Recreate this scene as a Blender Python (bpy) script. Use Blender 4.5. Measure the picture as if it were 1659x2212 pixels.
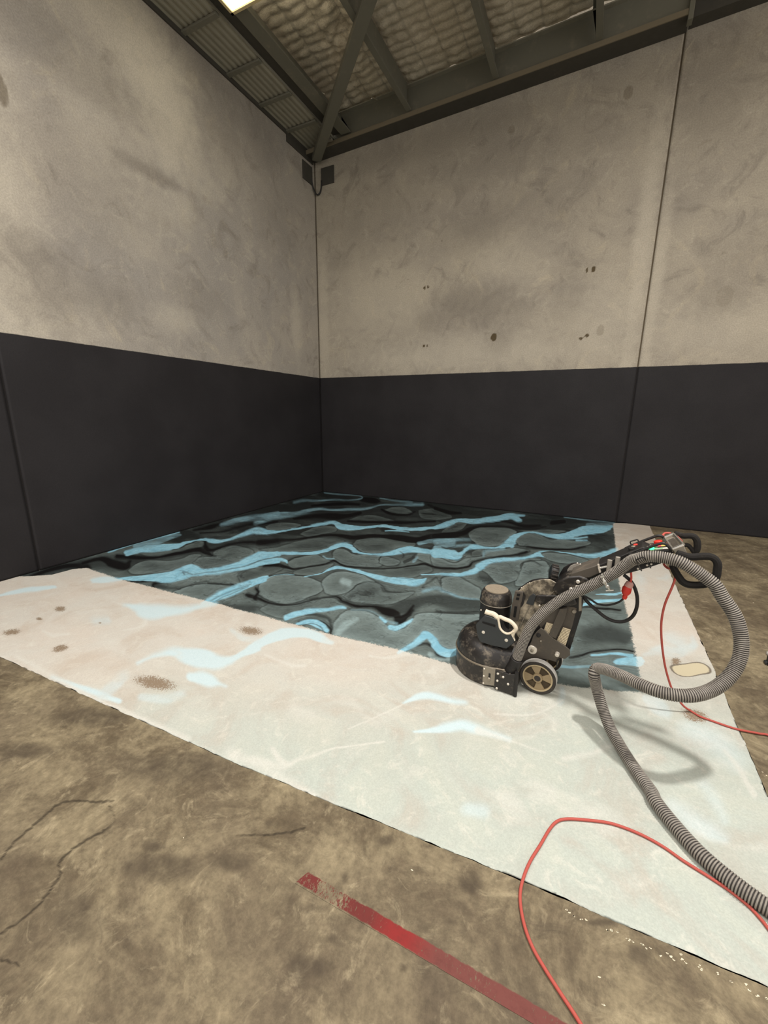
import bpy, bmesh, math, random
import numpy as np
from mathutils import Vector, Matrix

for o in list(bpy.data.objects): bpy.data.objects.remove(o, do_unlink=True)
scene = bpy.context.scene
COL = scene.collection
random.seed(7); rng = np.random.default_rng(7)

# ---------------------------------------------------------------- camera
W, H = 1659.0, 2212.0
F, YAW, PITCH, ROLL = 889.56, -0.451022, -0.231305, 0.00956987
CAM = np.array([4.6301, -6.74318, 1.5])
def cam_axes():
    f = np.array([math.sin(YAW)*math.cos(PITCH), math.cos(YAW)*math.cos(PITCH), math.sin(PITCH)])
    r = np.array([math.cos(YAW), -math.sin(YAW), 0.0]); u = np.cross(r, f)
    return math.cos(ROLL)*r+math.sin(ROLL)*u, -math.sin(ROLL)*r+math.cos(ROLL)*u, f
AX_R, AX_U, AX_F = cam_axes()
cam_data = bpy.data.cameras.new('camera')
cam_data.sensor_fit = 'VERTICAL'; cam_data.sensor_height = 36.0
cam_data.lens = F/H*36.0; cam_data.clip_start = 0.05
cam = bpy.data.objects.new('camera', cam_data); COL.objects.link(cam)
cam.matrix_world = Matrix(((AX_R[0], AX_U[0], -AX_F[0], CAM[0]), (AX_R[1], AX_U[1], -AX_F[1], CAM[1]),
                           (AX_R[2], AX_U[2], -AX_F[2], CAM[2]), (0, 0, 0, 1)))
scene.camera = cam

# ---------------------------------------------------------------- light and exposure
scene.view_settings.view_transform = 'Standard'
scene.view_settings.look = 'None'
scene.view_settings.gamma = 1.0
scene.view_settings.use_curve_mapping = False
scene.view_settings.exposure = 0.24
world = bpy.data.worlds.new('world'); scene.world = world; world.use_nodes = True
bg = world.node_tree.nodes['Background']
bg.inputs[0].default_value = (1.0, 0.96, 0.92, 1); bg.inputs[1].default_value = 0.95
def area_light(name, loc, size, power, color, rot=(0, 0, 0), shape='DISK', size_y=None):
    l = bpy.data.lights.new(name, 'AREA'); l.energy = power; l.color = color; l.shape = shape; l.size = size
    if size_y: l.size_y = size_y
    o = bpy.data.objects.new(name, l); COL.objects.link(o); o.location = loc; o.rotation_euler = rot
    return o
WARM = (1.0, 0.955, 0.92)
area_light('bay_and_fill_light', (5.56, -4.80, 5.5), 0.32, 200, WARM)
area_light('bay_and_fill_light', (2.2, -7.2, 5.4), 3.5, 190, WARM)  # added broad fill for general warehouse light; only the first is a bay lamp
area_light('bay_and_fill_light', (6.5, -8.5, 5.4), 3.5, 120, WARM)  # second added fill disk, no fixture stands here

# ---------------------------------------------------------------- helpers
def lin(r, g, b):
    def f(c):
        c /= 255.0
        return c/12.92 if c <= 0.04045 else ((c+0.055)/1.055)**2.4
    return (f(r), f(g), f(b))
def ray(px, py):
    d = AX_R*((px-W/2)/F) + AX_U*(-(py-H/2)/F) + AX_F
    return d
def at_floor(px, py, z=0.0):
    d = ray(px, py); return CAM + d*((z-CAM[2])/d[2])
def at_y(px, py, y=0.0):
    d = ray(px, py); return CAM + d*((y-CAM[1])/d[1])
def at_x(px, py, x=0.0):
    d = ray(px, py); return CAM + d*((x-CAM[0])/d[0])
def project(X, Y, Z=0.0):
    q = [X-CAM[0], Y-CAM[1], Z-CAM[2]]
    a = q[0]*AX_R[0]+q[1]*AX_R[1]+q[2]*AX_R[2]; b = q[0]*AX_U[0]+q[1]*AX_U[1]+q[2]*AX_U[2]
    c = np.maximum(q[0]*AX_F[0]+q[1]*AX_F[1]+q[2]*AX_F[2], 0.05)
    return W/2+F*a/c, H/2-F*b/c
def catmull(pts, n=6):
    p = np.array(pts, float)
    if len(p) < 3: return p
    q = np.vstack([2*p[0]-p[1], p, 2*p[-1]-p[-2]]); out = []
    for i in range(1, len(q)-2):
        for k in range(n):
            t = k/n; a, b, c, d = q[i-1], q[i], q[i+1], q[i+2]
            out.append(0.5*(2*b+(c-a)*t+(2*a-5*b+4*c-d)*t*t+(3*b-3*c+d-a)*t**3))
    out.append(q[-2]); return np.array(out)
def vnoise(x, y, seed=0):
    xi = np.floor(x).astype(np.int64); yi = np.floor(y).astype(np.int64); fx = x-xi; fy = y-yi
    fx = fx*fx*(3-2*fx); fy = fy*fy*(3-2*fy)
    def h(a, b):
        n = (a*374761393 + b*668265263 + seed*974634777) & 0xffffffff
        n = ((n ^ (n >> 13))*1274126177) & 0xffffffff
        return ((n ^ (n >> 16)) & 0xffff)/65535.0
    return (h(xi, yi)*(1-fx)+h(xi+1, yi)*fx)*(1-fy) + (h(xi, yi+1)*(1-fx)+h(xi+1, yi+1)*fx)*fy
def fbm(x, y, seed=0, oct=4):
    s = 0; a = 0.5; t = 0
    for i in range(oct):
        s = s + a*vnoise(x, y, seed+i); t += a; x = x*2.03+11.3; y = y*2.03+5.7; a *= 0.5
    return s/t
def sstep(a, b, x):
    t = np.clip((x-a)/(b-a), 0, 1); return t*t*(3-2*t)

class Nodes:
    def __init__(s, name):
        s.m = bpy.data.materials.new(name); s.m.use_nodes = True; s.t = s.m.node_tree; s.n = s.t.nodes
        s.p = s.n['Principled BSDF']
    def node(s, typ, **kw):
        n = s.n.new(typ)
        for k, v in kw.items(): setattr(n, k, v)
        return n
    def link(s, a, b): s.t.links.new(a, b)
    def val(s, sock, v):
        if isinstance(v, bpy.types.NodeSocket): s.link(v, sock)
        else:
            if hasattr(sock.default_value, '__len__') and len(sock.default_value) == 4 and len(v) == 3: v = (*v, 1)
            sock.default_value = v
    def coords(s, kind='Object'): return s.node('ShaderNodeTexCoord').outputs[kind]
    def mapping(s, vec, scale=(1, 1, 1), rot=(0, 0, 0)):
        n = s.node('ShaderNodeMapping'); s.link(vec, n.inputs['Vector']); n.inputs['Scale'].default_value = scale
        n.inputs['Rotation'].default_value = rot; return n.outputs[0]
    def noise(s, vec, scale, detail=4, rough=0.55, dist=0.0):
        n = s.node('ShaderNodeTexNoise'); s.link(vec, n.inputs['Vector']); n.inputs['Scale'].default_value = scale
        n.inputs['Detail'].default_value = detail; n.inputs['Roughness'].default_value = rough
        n.inputs['Distortion'].default_value = dist; return n.outputs['Fac']
    def math(s, op, a, b=0.0, c=None, clamp=False):
        n = s.node('ShaderNodeMath', operation=op, use_clamp=clamp); s.val(n.inputs[0], a); s.val(n.inputs[1], b)
        if c is not None: s.val(n.inputs[2], c)
        return n.outputs[0]
    def ramp(s, v, a, b, lo=0.0, hi=1.0):
        n = s.node('ShaderNodeMapRange', interpolation_type='SMOOTHSTEP'); s.val(n.inputs[0], v)
        for i, x in zip((1, 2, 3, 4), (a, b, lo, hi)): n.inputs[i].default_value = x
        return n.outputs[0]
    def mix(s, f, a, b, mode='MIX'):
        n = s.node('ShaderNodeMix', data_type='RGBA', blend_type=mode); s.val(n.inputs[0], f); s.val(n.inputs[6], a); s.val(n.inputs[7], b)
        return n.outputs[2]
    def attr(s, name):
        n = s.node('ShaderNodeAttribute', attribute_name=name); return n
    def bump(s, h, strength=0.3, dist=0.01):
        n = s.node('ShaderNodeBump'); s.link(h, n.inputs['Height']); n.inputs['Strength'].default_value = strength
        n.inputs['Distance'].default_value = dist; s.link(n.outputs[0], s.p.inputs['Normal'])
    def out(s, color=None, rough=0.6, metal=0.0, spec=0.3, emit=None, estr=0.0):
        if color is not None: s.val(s.p.inputs['Base Color'], color)
        s.val(s.p.inputs['Roughness'], rough); s.val(s.p.inputs['Metallic'], metal)
        s.p.inputs['Specular IOR Level'].default_value = spec
        if emit is not None:
            s.val(s.p.inputs['Emission Color'], emit); s.p.inputs['Emission Strength'].default_value = estr
        return s.m
def dusty(name, col, dust=(0.42, 0.38, 0.32), amount=0.5, rough=0.5, metal=0.0, scale=14, spec=0.4, bumps=0.0):
    """A plain material with procedural dust or wear in shapes of its own."""
    N = Nodes(name); c = N.coords(); n = N.noise(c, scale, 6, 0.65); n2 = N.noise(c, scale*5, 3)
    f = N.ramp(N.math('ADD', N.math('MULTIPLY', n, 0.75), N.math('MULTIPLY', n2, 0.25)), 0.62-0.22*amount, 0.85-0.15*amount)
    f = N.math('MULTIPLY', f, min(1.0, 0.35+0.55*amount))
    if bumps: N.bump(n2, bumps, 0.004)
    return N.out(N.mix(f, col, dust), N.ramp(n, 0.3, 0.7, rough-0.08, rough+0.12), metal, spec)

class MB:
    """Collects shapes into one mesh."""
    def __init__(s): s.v = []; s.f = []; s.mi = []; s.m = 0
    def add(s, vs, fs):
        b = len(s.v); s.v.extend([tuple(map(float, v)) for v in vs]); s.f.extend([tuple(b+i for i in f) for f in fs]); s.mi.extend([s.m]*len(fs)); return s
    def box(s, c, size, rot=None):
        c = np.array(c, float); h = np.array(size, float)/2
        vs = np.array([(x, y, z) for x in (-1, 1) for y in (-1, 1) for z in (-1, 1)])*h
        if rot is not None: vs = vs @ np.array(rot).T
        return s.add(vs+c, [(0, 1, 3, 2), (4, 6, 7, 5), (0, 4, 5, 1), (2, 3, 7, 6), (0, 2, 6, 4), (1, 5, 7, 3)])
    def prism(s, poly, v0, v1, axis=1):
        """poly in the two axes other than `axis`, extruded from v0 to v1 along it."""
        n = len(poly)
        def mk(p, w):
            q = list(p); q.insert(axis, w); return q
        vs = [mk(p, v0) for p in poly]+[mk(p, v1) for p in poly]
        fs = [tuple(range(n)), tuple(range(2*n-1, n-1, -1))]+[(i, n+i, n+(i+1) % n, (i+1) % n) for i in range(n)]
        return s.add(vs, fs)
    def tube(s, path, r, seg=10, caps=True, closed=False):
        p = np.array(path, float); n = len(p); rr = np.broadcast_to(np.asarray(r, float), (n,))
        if closed: t = np.roll(p, -1, 0)-np.roll(p, 1, 0)
        else: t = np.gradient(p, axis=0)
        t /= np.linalg.norm(t, axis=1)[:, None]+1e-12
        a = np.array([0, 0, 1.]) if abs(t[0][2]) < 0.9 else np.array([1., 0, 0])
        u = np.cross(t[0], a); u /= np.linalg.norm(u); ring = np.linspace(0, 2*math.pi, seg, endpoint=False); vs = []
        for i in range(n):
            u = u-t[i]*np.dot(u, t[i]); u /= np.linalg.norm(u)+1e-12; w = np.cross(t[i], u)
            vs.extend(p[i]+rr[i]*(math.cos(k)*u+math.sin(k)*w) for k in ring)
        fs = []
        for i in range(n if closed else n-1):
            j = (i+1) % n
            for k in range(seg): fs.append((i*seg+k, i*seg+(k+1) % seg, j*seg+(k+1) % seg, j*seg+k))
        if caps and not closed: fs += [tuple(range(seg-1, -1, -1)), tuple((n-1)*seg+k for k in range(seg))]
        return s.add(vs, fs)
    def cyl(s, a, b, r, seg=24, r2=None): return s.tube([a, b], [r, r if r2 is None else r2], seg)
    def lathe(s, prof, c, axis='z', seg=40):
        """prof: list of (radius, height); closed at both ends when the radius is zero."""
        vs = []; n = len(prof)
        for r, h in prof:
            for k in range(seg):
                a = 2*math.pi*k/seg; x, y = r*math.cos(a), r*math.sin(a)
                vs.append((c[0]+x, c[1]+y, c[2]+h) if axis == 'z' else (c[0]+x, c[1]+h, c[2]+y) if axis == 'y' else (c[0]+h, c[1]+x, c[2]+y))
        fs = [(i*seg+k, i*seg+(k+1) % seg, (i+1)*seg+(k+1) % seg, (i+1)*seg+k) for i in range(n-1) for k in range(seg)]
        fs += [tuple(range(seg-1, -1, -1)), tuple((n-1)*seg+k for k in range(seg))]
        return s.add(vs, fs)
    def build(s, name, mat, parent=None, bevel=0.0, smooth=35, seg=2):
        me = bpy.data.meshes.new(name); me.from_pydata(s.v, [], s.f)
        bm = bmesh.new(); bm.from_mesh(me); bmesh.ops.recalc_face_normals(bm, faces=bm.faces); bm.to_mesh(me); bm.free()
        for x in (mat if isinstance(mat, (list, tuple)) else [mat]): me.materials.append(x)
        if max(s.mi, default=0): me.polygons.foreach_set('material_index', s.mi)
        if smooth:
            me.polygons.foreach_set('use_smooth', [True]*len(me.polygons)); me.set_sharp_from_angle(angle=math.radians(smooth))
        o = bpy.data.objects.new(name, me); COL.objects.link(o)
        if parent: o.parent = parent
        if bevel:
            b = o.modifiers.new('bevel', 'BEVEL'); b.width = bevel; b.segments = seg; b.limit_method = 'ANGLE'; b.angle_limit = math.radians(40)
        return o
def grid_mesh(name, xs, ys, zfun, mat):
    """A dense rectangular sheet, one vertex per grid point."""
    X, Y = np.meshgrid(xs, ys); nx, ny = len(xs), len(ys)
    co = np.stack([X, Y, zfun(X, Y)], -1).reshape(-1, 3)
    i = np.arange(nx*ny).reshape(ny, nx)
    q = np.stack([i[:-1, :-1], i[:-1, 1:], i[1:, 1:], i[1:, :-1]], -1).reshape(-1)
    me = bpy.data.meshes.new(name); me.vertices.add(nx*ny); me.vertices.foreach_set('co', co.ravel())
    nq = (nx-1)*(ny-1); me.loops.add(nq*4); me.loops.foreach_set('vertex_index', q)
    me.polygons.add(nq); me.polygons.foreach_set('loop_start', np.arange(nq)*4)
    me.update(calc_edges=True); me.materials.append(mat)
    o = bpy.data.objects.new(name, me); COL.objects.link(o); return o, X, Y
def set_attr(o, name, arr):
    if arr.ndim == 3:
        a = o.data.attributes.new(name, 'FLOAT_COLOR', 'POINT'); a.data.foreach_set('color', arr.reshape(-1).astype(np.float32))
    else:
        a = o.data.attributes.new(name, 'FLOAT', 'POINT'); a.data.foreach_set('value', arr.reshape(-1).astype(np.float32))
def structure(o): o['kind'] = 'structure'; return o
def tag(o, label, cat, group=None):
    o['label'] = label; o['category'] = cat
    if group: o['group'] = group
    return o
def thing(name, label, cat, loc=(0, 0, 0), rotz=0.0, group=None):
    o = bpy.data.objects.new(name, None); COL.objects.link(o); o.location = loc; o.rotation_euler = (0, 0, rotz)
    o.empty_display_size = 0.1; return tag(o, label, cat, group)

# views of the photograph used while measuring: (x0, y0, scale)
TILE = {'A': (180, 1060, 420/1659), 'B': (560, 1060, 420/1659), 'C': (940, 1060, 420/1659), 'D': (540, 1230, 520/1659),
        'E': (0, 1210, 560/1659), 'F': (500, 1350, 600/1659), 'G': (1000, 1480, 659/1659), 'H': (1200, 1280, 459/1659),
        'J': (0, 1420, 700/1659), 'Q': (1140, 1120, 500/1659), 'R': (560, 1800, 700/1659), 'K': (1200, 1720, 459/1659),
        'P': (0, 0, 1.0), 'z1': (940, 1120, 400/1659), 'z3': (1000, 1180, 240/1659), 'z4': (960, 1320, 300/1659), 'z5': (1320, 1120, 260/1659)}
def px(t, x, y): a = TILE[t]; return a[0]+x*a[2], a[1]+y*a[2]

# ---------------------------------------------------------------- surface materials
def concrete_floor_color(N, world):
    c = world
    big = N.noise(c, 0.9, 6, 0.6, 0.7); mid = N.noise(c, 3.0, 12, 0.74, 0.5); fine = N.noise(c, 30, 8, 0.78); vein = N.noise(c, 7, 10, 0.72, 1.6)
    col = N.mix(N.ramp(mid, 0.36, 0.64), lin(92, 81, 63), lin(140, 128, 102))
    col = N.mix(N.ramp(big, 0.40, 0.66, 0.0, 0.55), col, lin(88, 77, 63))
    col = N.mix(N.ramp(vein, 0.52, 0.70, 0.0, 0.55), col, lin(166, 153, 124))
    col = N.mix(N.ramp(N.noise(c, 5.5, 9, 0.75, 1.0), 0.55, 0.72, 0.0, 0.6), col, lin(72, 63, 52))
    col = N.mix(0.5, col, N.mix(N.ramp(fine, 0.30, 0.70), (0.26, 0.26, 0.26), (0.74, 0.74, 0.74)), 'OVERLAY')
    return col, mid, fine
def world_pos(N): return N.node('ShaderNodeNewGeometry').outputs['Position']

N = Nodes('bare_concrete_floor'); wp = world_pos(N)
col, mid, fine = concrete_floor_color(N, wp)
crack = N.attr('crack').outputs['Fac']; pale = N.attr('blotch').outputs['Fac']
wob = N.noise(wp, 60, 3)
col = N.mix(N.math('MULTIPLY', pale, N.ramp(N.noise(wp, 12, 5, 0.7), 0.2, 0.7, 0.25, 0.8)), col, lin(66, 57, 46))
col = N.mix(N.math('MULTIPLY', N.ramp(N.math('ADD', crack, N.math('MULTIPLY', wob, 0.5)), 0.45, 1.15, 0, 0.8), N.ramp(N.noise(wp, 5, 4), 0.3, 0.5, 0.25, 1.0)), col, lin(46, 39, 29))
N.bump(fine, 0.06, 0.004)
MAT_FLOOR = N.out(col, N.ramp(mid, 0.3, 0.7, 0.62, 0.85), 0, 0.25)

N = Nodes('marbled_epoxy'); wp = world_pos(N)
at = N.attr('marble'); sep = N.node('ShaderNodeSeparateColor'); N.link(at.outputs['Color'], sep.inputs[0])
B_, D_, L_ = sep.outputs; Wt = at.outputs['Alpha']
gd = N.attr('ground').outputs['Fac']; worn = N.attr('worn').outputs['Fac']; cream = N.attr('cream').outputs['Fac']
swirl = N.noise(wp, 1.9, 8, 0.62, 1.6)
veil = N.noise(wp, 9, 6, 0.7, 1.5); grit = N.noise(wp, 160, 3, 0.7); grit2 = N.noise(wp, 420, 2, 0.6)
base = N.mix(N.ramp(veil, 0.30, 0.70), lin(92, 102, 99), lin(104, 116, 113))
base = N.mix(N.math('MULTIPLY', L_, N.ramp(veil, 0.2, 0.8, 0.55, 1.0)), base, lin(146, 166, 166))
base = N.mix(D_, base, lin(17, 16, 16))
blue = N.mix(N.ramp(veil, 0.3, 0.7), lin(122, 174, 194), lin(150, 198, 214))
dark_c = N.mix(N.math('MULTIPLY', B_, N.ramp(N.noise(wp, 5.5, 7, 0.68, 1.2), 0.30, 0.52, 0.62, 1.0)), base, blue)
dark_c = N.mix(N.math('MULTIPLY', Wt, 0.6), dark_c, lin(175, 198, 198))
sepx = N.node('ShaderNodeSeparateXYZ'); N.link(wp, sepx.inputs[0])
# ground-back film: warmer by the left wall, greyer towards the front edge on the right
region = N.ramp(N.math('ADD', N.math('SUBTRACT', N.math('MULTIPLY', sepx.outputs[0], 0.55), sepx.outputs[1]), N.math('MULTIPLY', N.noise(wp, 1.3, 4), 0.9)), 6.75, 8.1)
tan = N.mix(N.ramp(N.noise(wp, 1.7, 5, 0.6, 1.0), 0.35, 0.65), lin(196, 188, 176), lin(194, 190, 180))
gcol = N.mix(region, tan, N.mix(N.ramp(swirl, 0.3, 0.7), lin(180, 185, 174), lin(170, 179, 172)))
gcol = N.mix(N.ramp(swirl, 0.46, 0.68, 0.0, 0.5), gcol, lin(180, 166, 150))
gcol = N.mix(N.ramp(veil, 0.50, 0.72, 0.0, 0.5), gcol, lin(206, 204, 192))
gcol = N.mix(N.math('MULTIPLY', D_, 0.35), gcol, lin(158, 137, 116))
gcol = N.mix(N.math('MULTIPLY', B_, 0.95), gcol, lin(190, 208, 211))
gcol = N.mix(N.math('MULTIPLY', Wt, 0.8), gcol, lin(202, 201, 192))
gcol = N.mix(0.35, gcol, N.mix(N.ramp(grit, 0.25, 0.75), (0.36, 0.36, 0.36), (0.62, 0.62, 0.62)), 'OVERLAY')
ccol, _, _ = concrete_floor_color(N, wp)
wmask = N.ramp(N.math('ADD', worn, N.math('MULTIPLY', N.math('SUBTRACT', grit, 0.5), 2.6)), 0.45, 0.75)
gcol = N.mix(N.math('MULTIPLY', wmask, N.ramp(worn, 0.02, 0.15)), gcol, lin(134, 118, 99))
gcol = N.mix(N.ramp(N.math('ADD', cream, N.math('MULTIPLY', grit, 0.15)), 0.18, 0.30), gcol, lin(112, 104, 92))
gcol = N.mix(N.ramp(N.math('ADD', cream, N.math('MULTIPLY', grit, 0.15)), 0.32, 0.46), gcol, lin(196, 186, 158))
edge = N.ramp(N.math('ADD', gd, N.math('ADD', N.math('MULTIPLY', N.math('SUBTRACT', N.noise(wp, 70, 4, 0.75), 0.5), 0.075), N.math('MULTIPLY', N.math('SUBTRACT', N.noise(wp, 6, 3), 0.5), 0.03))), -0.006, 0.008)
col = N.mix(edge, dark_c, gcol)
N.bump(N.math('ADD', grit, N.math('MULTIPLY', grit2, 0.5)), 0.06, 0.003)
MAT_COAT = N.out(col, N.math('SUBTRACT', 0.82, N.math('MULTIPLY', N.math('SUBTRACT', 1.0, edge), 0.3)), 0, 0.2)

def wall_material(name, tint_a, tint_b, axis):
    N = Nodes(name); wp = world_pos(N)
    big = N.noise(wp, 0.75, 6, 0.6, 0.9); mid = N.noise(wp, 2.4, 7, 0.66, 1.4); fine = N.noise(wp, 70, 4, 0.7)
    col = N.mix(N.ramp(big, 0.3, 0.7), tint_a, tint_b)
    col = N.mix(N.ramp(mid, 0.48, 0.72, 0, 0.6), col, lin(124, 117, 107))
    col = N.mix(N.ramp(N.noise(wp, 4.5, 9, 0.78, 1.2), 0.50, 0.70, 0, 0.38), col, lin(196, 187, 168))
    col = N.mix(N.ramp(N.noise(wp, 1.6, 8, 0.7, 2.0), 0.55, 0.72, 0, 0.5), col, lin(190, 178, 154))
    col = N.mix(N.ramp(N.noise(wp, 5.0, 5, 0.7, 0.6), 0.64, 0.74, 0, 0.35), col, lin(116, 106, 90))
    hole = N.attr('mark').outputs['Fac']; pale = N.attr('pale').outputs['Fac']; shade = N.attr('stain').outputs['Fac']
    col = N.mix(N.math('MULTIPLY', pale, N.ramp(mid, 0.25, 0.7, 0.4, 0.9)), col, lin(203, 194, 175))
    col = N.mix(N.math('MULTIPLY', shade, N.ramp(mid, 0.25, 0.7, 0.9, 0.5)), col, lin(112, 105, 96))
    col = N.mix(N.ramp(hole, 0.2, 0.8), col, lin(88, 76, 56))
    col = N.mix(0.4, col, N.mix(N.ramp(fine, 0.25, 0.75), (0.3, 0.3, 0.3), (0.7, 0.7, 0.7)), 'OVERLAY')
    z = N.node('ShaderNodeSeparateXYZ'); N.link(wp, z.inputs[0])
    d = N.ramp(N.math('ADD', z.outputs[2], N.math('MULTIPLY', N.math('SUBTRACT', N.noise(wp, 9, 3), 0.5), 0.012)), 2.158, 2.166, 1, 0)
    paint = N.mix(N.ramp(N.noise(wp, 1.5, 4), 0.3, 0.7), lin(37, 35, 36), lin(43, 41, 42))
    paint = N.mix(0.25, paint, N.mix(N.ramp(fine, 0.25, 0.75), (0.3, 0.3, 0.3), (0.7, 0.7, 0.7)), 'OVERLAY')
    N.bump(N.math('ADD', N.math('MULTIPLY', mid, 1.5), fine), 0.12, 0.01)
    return N.out(N.mix(d, col, paint), N.ramp(d, 0, 1, 0.9, 0.62), 0, 0.2)
MAT_WALL_L = wall_material('left_wall_concrete', lin(153, 147, 138), lin(168, 160, 147), 0)
MAT_WALL_R = wall_material('right_wall_concrete', lin(156, 148, 135), lin(172, 163, 146), 1)
MAT_STEEL = dusty('painted_steel', lin(112, 110, 97), lin(140, 133, 116), 0.55, 0.6, 0.0, 5, 0.3)
MAT_STEEL_D = dusty('dark_steel', lin(70, 67, 60), lin(98, 91, 79), 0.4, 0.65, 0.0, 5, 0.3)
MAT_SHEET = dusty('galvanised_sheet', lin(150, 146, 130), lin(118, 112, 97), 0.5, 0.55, 0.2, 4, 0.4)
MAT_SEAL = dusty('joint_sealant', lin(70, 62, 52), lin(96, 86, 72), 0.4, 0.8, 0, 6, 0.2)
N = Nodes('foil_insulation'); wp = world_pos(N)
n1 = N.noise(wp, 6, 6, 0.7, 0.8); n2 = N.noise(wp, 45, 4, 0.7)
wire = N.attr('wire').outputs['Fac']
col = N.mix(N.ramp(n1, 0.3, 0.7), lin(206, 195, 172), lin(226, 215, 192)); col = N.mix(N.ramp(n2, 0.4, 0.75, 0, 0.5), col, lin(170, 158, 136))
col = N.mix(N.math('MULTIPLY', wire, 0.5), col, lin(130, 122, 106))
N.bump(N.math('ADD', n1, n2), 0.5, 0.02); MAT_FOIL = N.out(col, 0.5, 0.15, 0.5)
N = Nodes('skylight_sheet'); MAT_SKY = N.out(lin(250, 240, 215), 0.5, 0, 0.3, (1.0, 0.93, 0.76), 2.6)
MAT_SKYF = dusty('skylight_trim', lin(214, 196, 150), lin(150, 132, 100), 0.4, 0.6, 0, 6, 0.3)

# ---------------------------------------------------------------- floor
crack_lines = [('J', [(0, 1040), (80, 940), (200, 840), (290, 760), (380, 735), (480, 740), (580, 735)]),
               ('J', [(560, 760), (590, 830), (560, 870), (500, 905), (420, 950), (330, 1020), (300, 1060), (310, 1110), (270, 1170), (220, 1240), (150, 1310), (0, 1420)]),
               ('J', [(1210, 910), (1350, 910), (1480, 895), (1560, 875)]), ('J', [(0, 1550), (60, 1560), (120, 1590)])]
blotches = [('J', 480, 310, 230, 60), ('J', 900, 560, 330, 90), ('J', 830, 1080, 230, 90), ('J', 400, 1330, 160, 160), ('J', 780, 970, 60, 35), ('J', 1380, 850, 28, 14),
            ('J', 120, 480, 200, 50), ('J', 1180, 1050, 130, 60), ('R', 440, 230, 22, 40), ('R', 380, 540, 28, 26), ('R', 740, 690, 26, 26), ('R', 980, 450, 40, 22), ('R', 860, 65, 40, 16),
            ('R', 650, 40, 60, 40), ('R', 1080, 260, 70, 60), ('R', 250, 690, 120, 70), ('K', 640, 1230, 120, 90), ('K', 380, 985, 140, 30), ('P', 1600, 1180, 200, 14), ('P', 1640, 1500, 80, 30)]
def seg_dist(PX, PY, pts):
    """distance to a polyline whose points carry a half-thickness; returns max(half - distance)"""
    best = np.full(PX.shape, -1e9)
    for (x0, y0, h0), (x1, y1, h1) in zip(pts[:-1], pts[1:]):
        m = max(h0, h1)+14
        k = np.nonzero((PX > min(x0, x1)-m) & (PX < max(x0, x1)+m) & (PY > min(y0, y1)-m) & (PY < max(y0, y1)+m))[0]
        if not len(k): continue
        dx, dy = x1-x0, y1-y0; L = dx*dx+dy*dy+1e-9
        t = np.clip(((PX[k]-x0)*dx+(PY[k]-y0)*dy)/L, 0, 1)
        d = np.hypot(PX[k]-x0-t*dx, PY[k]-y0-t*dy)
        best[k] = np.maximum(best[k], h0+t*(h1-h0)-d)
    return best
xs = np.concatenate([[-0.3, 0.4], np.arange(0.9, 6.6, 0.0075), [7.5, 9, 12.5]]); ys = np.concatenate([[-14, -11, -9, -7.6], np.arange(-7.1, -5.45, 0.0075), [-4, -2, -1, 0.3]])
floor, X, Y = grid_mesh('floor', xs, ys, lambda x, y: x*0, MAT_FLOOR); structure(floor)
FX, FY = project(X.ravel(), Y.ravel()); FX = FX.copy(); FY = FY.copy()
crk = np.zeros(FX.shape)
for t, ln in crack_lines:
    pts = catmull([(*px(t, *p), 5.2) for p in ln], 9); pts[:, 1] += rng.normal(0, 1.3, len(pts)); pts[:, 0] += rng.normal(0, 1.0, len(pts))
    crk = np.maximum(crk, np.clip(seg_dist(FX, FY, pts)/5.2, 0, 1))
ok = (Y.ravel() > -7.3) & (Y.ravel() < -5.4) & (X.ravel() > 0.8)
set_attr(floor, 'crack', np.where(ok, crk, 0))
blo = np.zeros(FX.shape)
for t, x, y, rx, ry in blotches:
    cx_, cy_ = px(t, x, y); s = TILE[t][2]
    q = np.hypot((FX-cx_)/(rx*s), (FY-cy_)/(ry*s)) + 0.5*(fbm(X.ravel()*9, Y.ravel()*9, 3)-0.5)
    blo = np.maximum(blo, 1-sstep(0.35, 1.25, q))
set_attr(floor, 'blotch', np.where(ok, blo, 0))

# ---------------------------------------------------------------- marbled epoxy coating
# strokes of the marbling: (tile, kind, [(x, y, half thickness)], softness)
S = []
def st(t, kind, pts, soft=1.6): S.append((t, kind, pts, soft))
# far dark zones
st('E', 'k', [(0, 150, 30), (200, 105, 45), (400, 45, 45), (520, 35, 34)], 6)
st('B', 'k', [(-60, 200, 40), (300, 230, 50), (700, 235, 70), (1200, 170, 70), (1659, 190, 60)], 10)
st('A', 'k', [(0, 620, 50), (300, 600, 50), (700, 560, 40), (1100, 470, 50), (1659, 420, 50)], 10)
st('C', 'k', [(0, 150, 50), (400, 190, 40), (900, 290, 35), (1200, 290, 25)], 10)
st('C', 'k', [(1350, 400, 60), (1480, 440, 50)], 12)
st('D', 'k', [(850, 265, 10), (950, 285, 30), (1080, 255, 45), (1250, 205, 35), (1400, 230, 50), (1590, 250, 40)], 6)
st('A', 'k', [(600, 805, 16), (700, 820, 16), (820, 832, 10), (950, 800, 8), (1060, 770, 6)], 3)
st('A', 'k', [(1330, 755, 16), (1450, 690, 30), (1659, 655, 25)], 5)
st('A', 'k', [(1200, 990, 22), (1400, 1010, 40), (1480, 1000, 20)], 8)
st('D', 'k', [(330, 160, 10), (370, 110, 35), (440, 150, 40)], 8)
st('D', 'k', [(720, 130, 20), (800, 150, 55), (870, 160, 60), (940, 200, 20)], 8)
st('D', 'k', [(380, 310, 10), (470, 320, 14), (540, 350, 12), (560, 430, 8)], 3)
st('C', 'k', [(100, 510, 8), (260, 520, 22), (380, 520, 28)], 5)
st('C', 'k', [(680, 560, 8), (750, 535, 14), (810, 512, 6)], 3)
st('C', 'k', [(380, 740, 20), (480, 760, 34)], 6)
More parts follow.
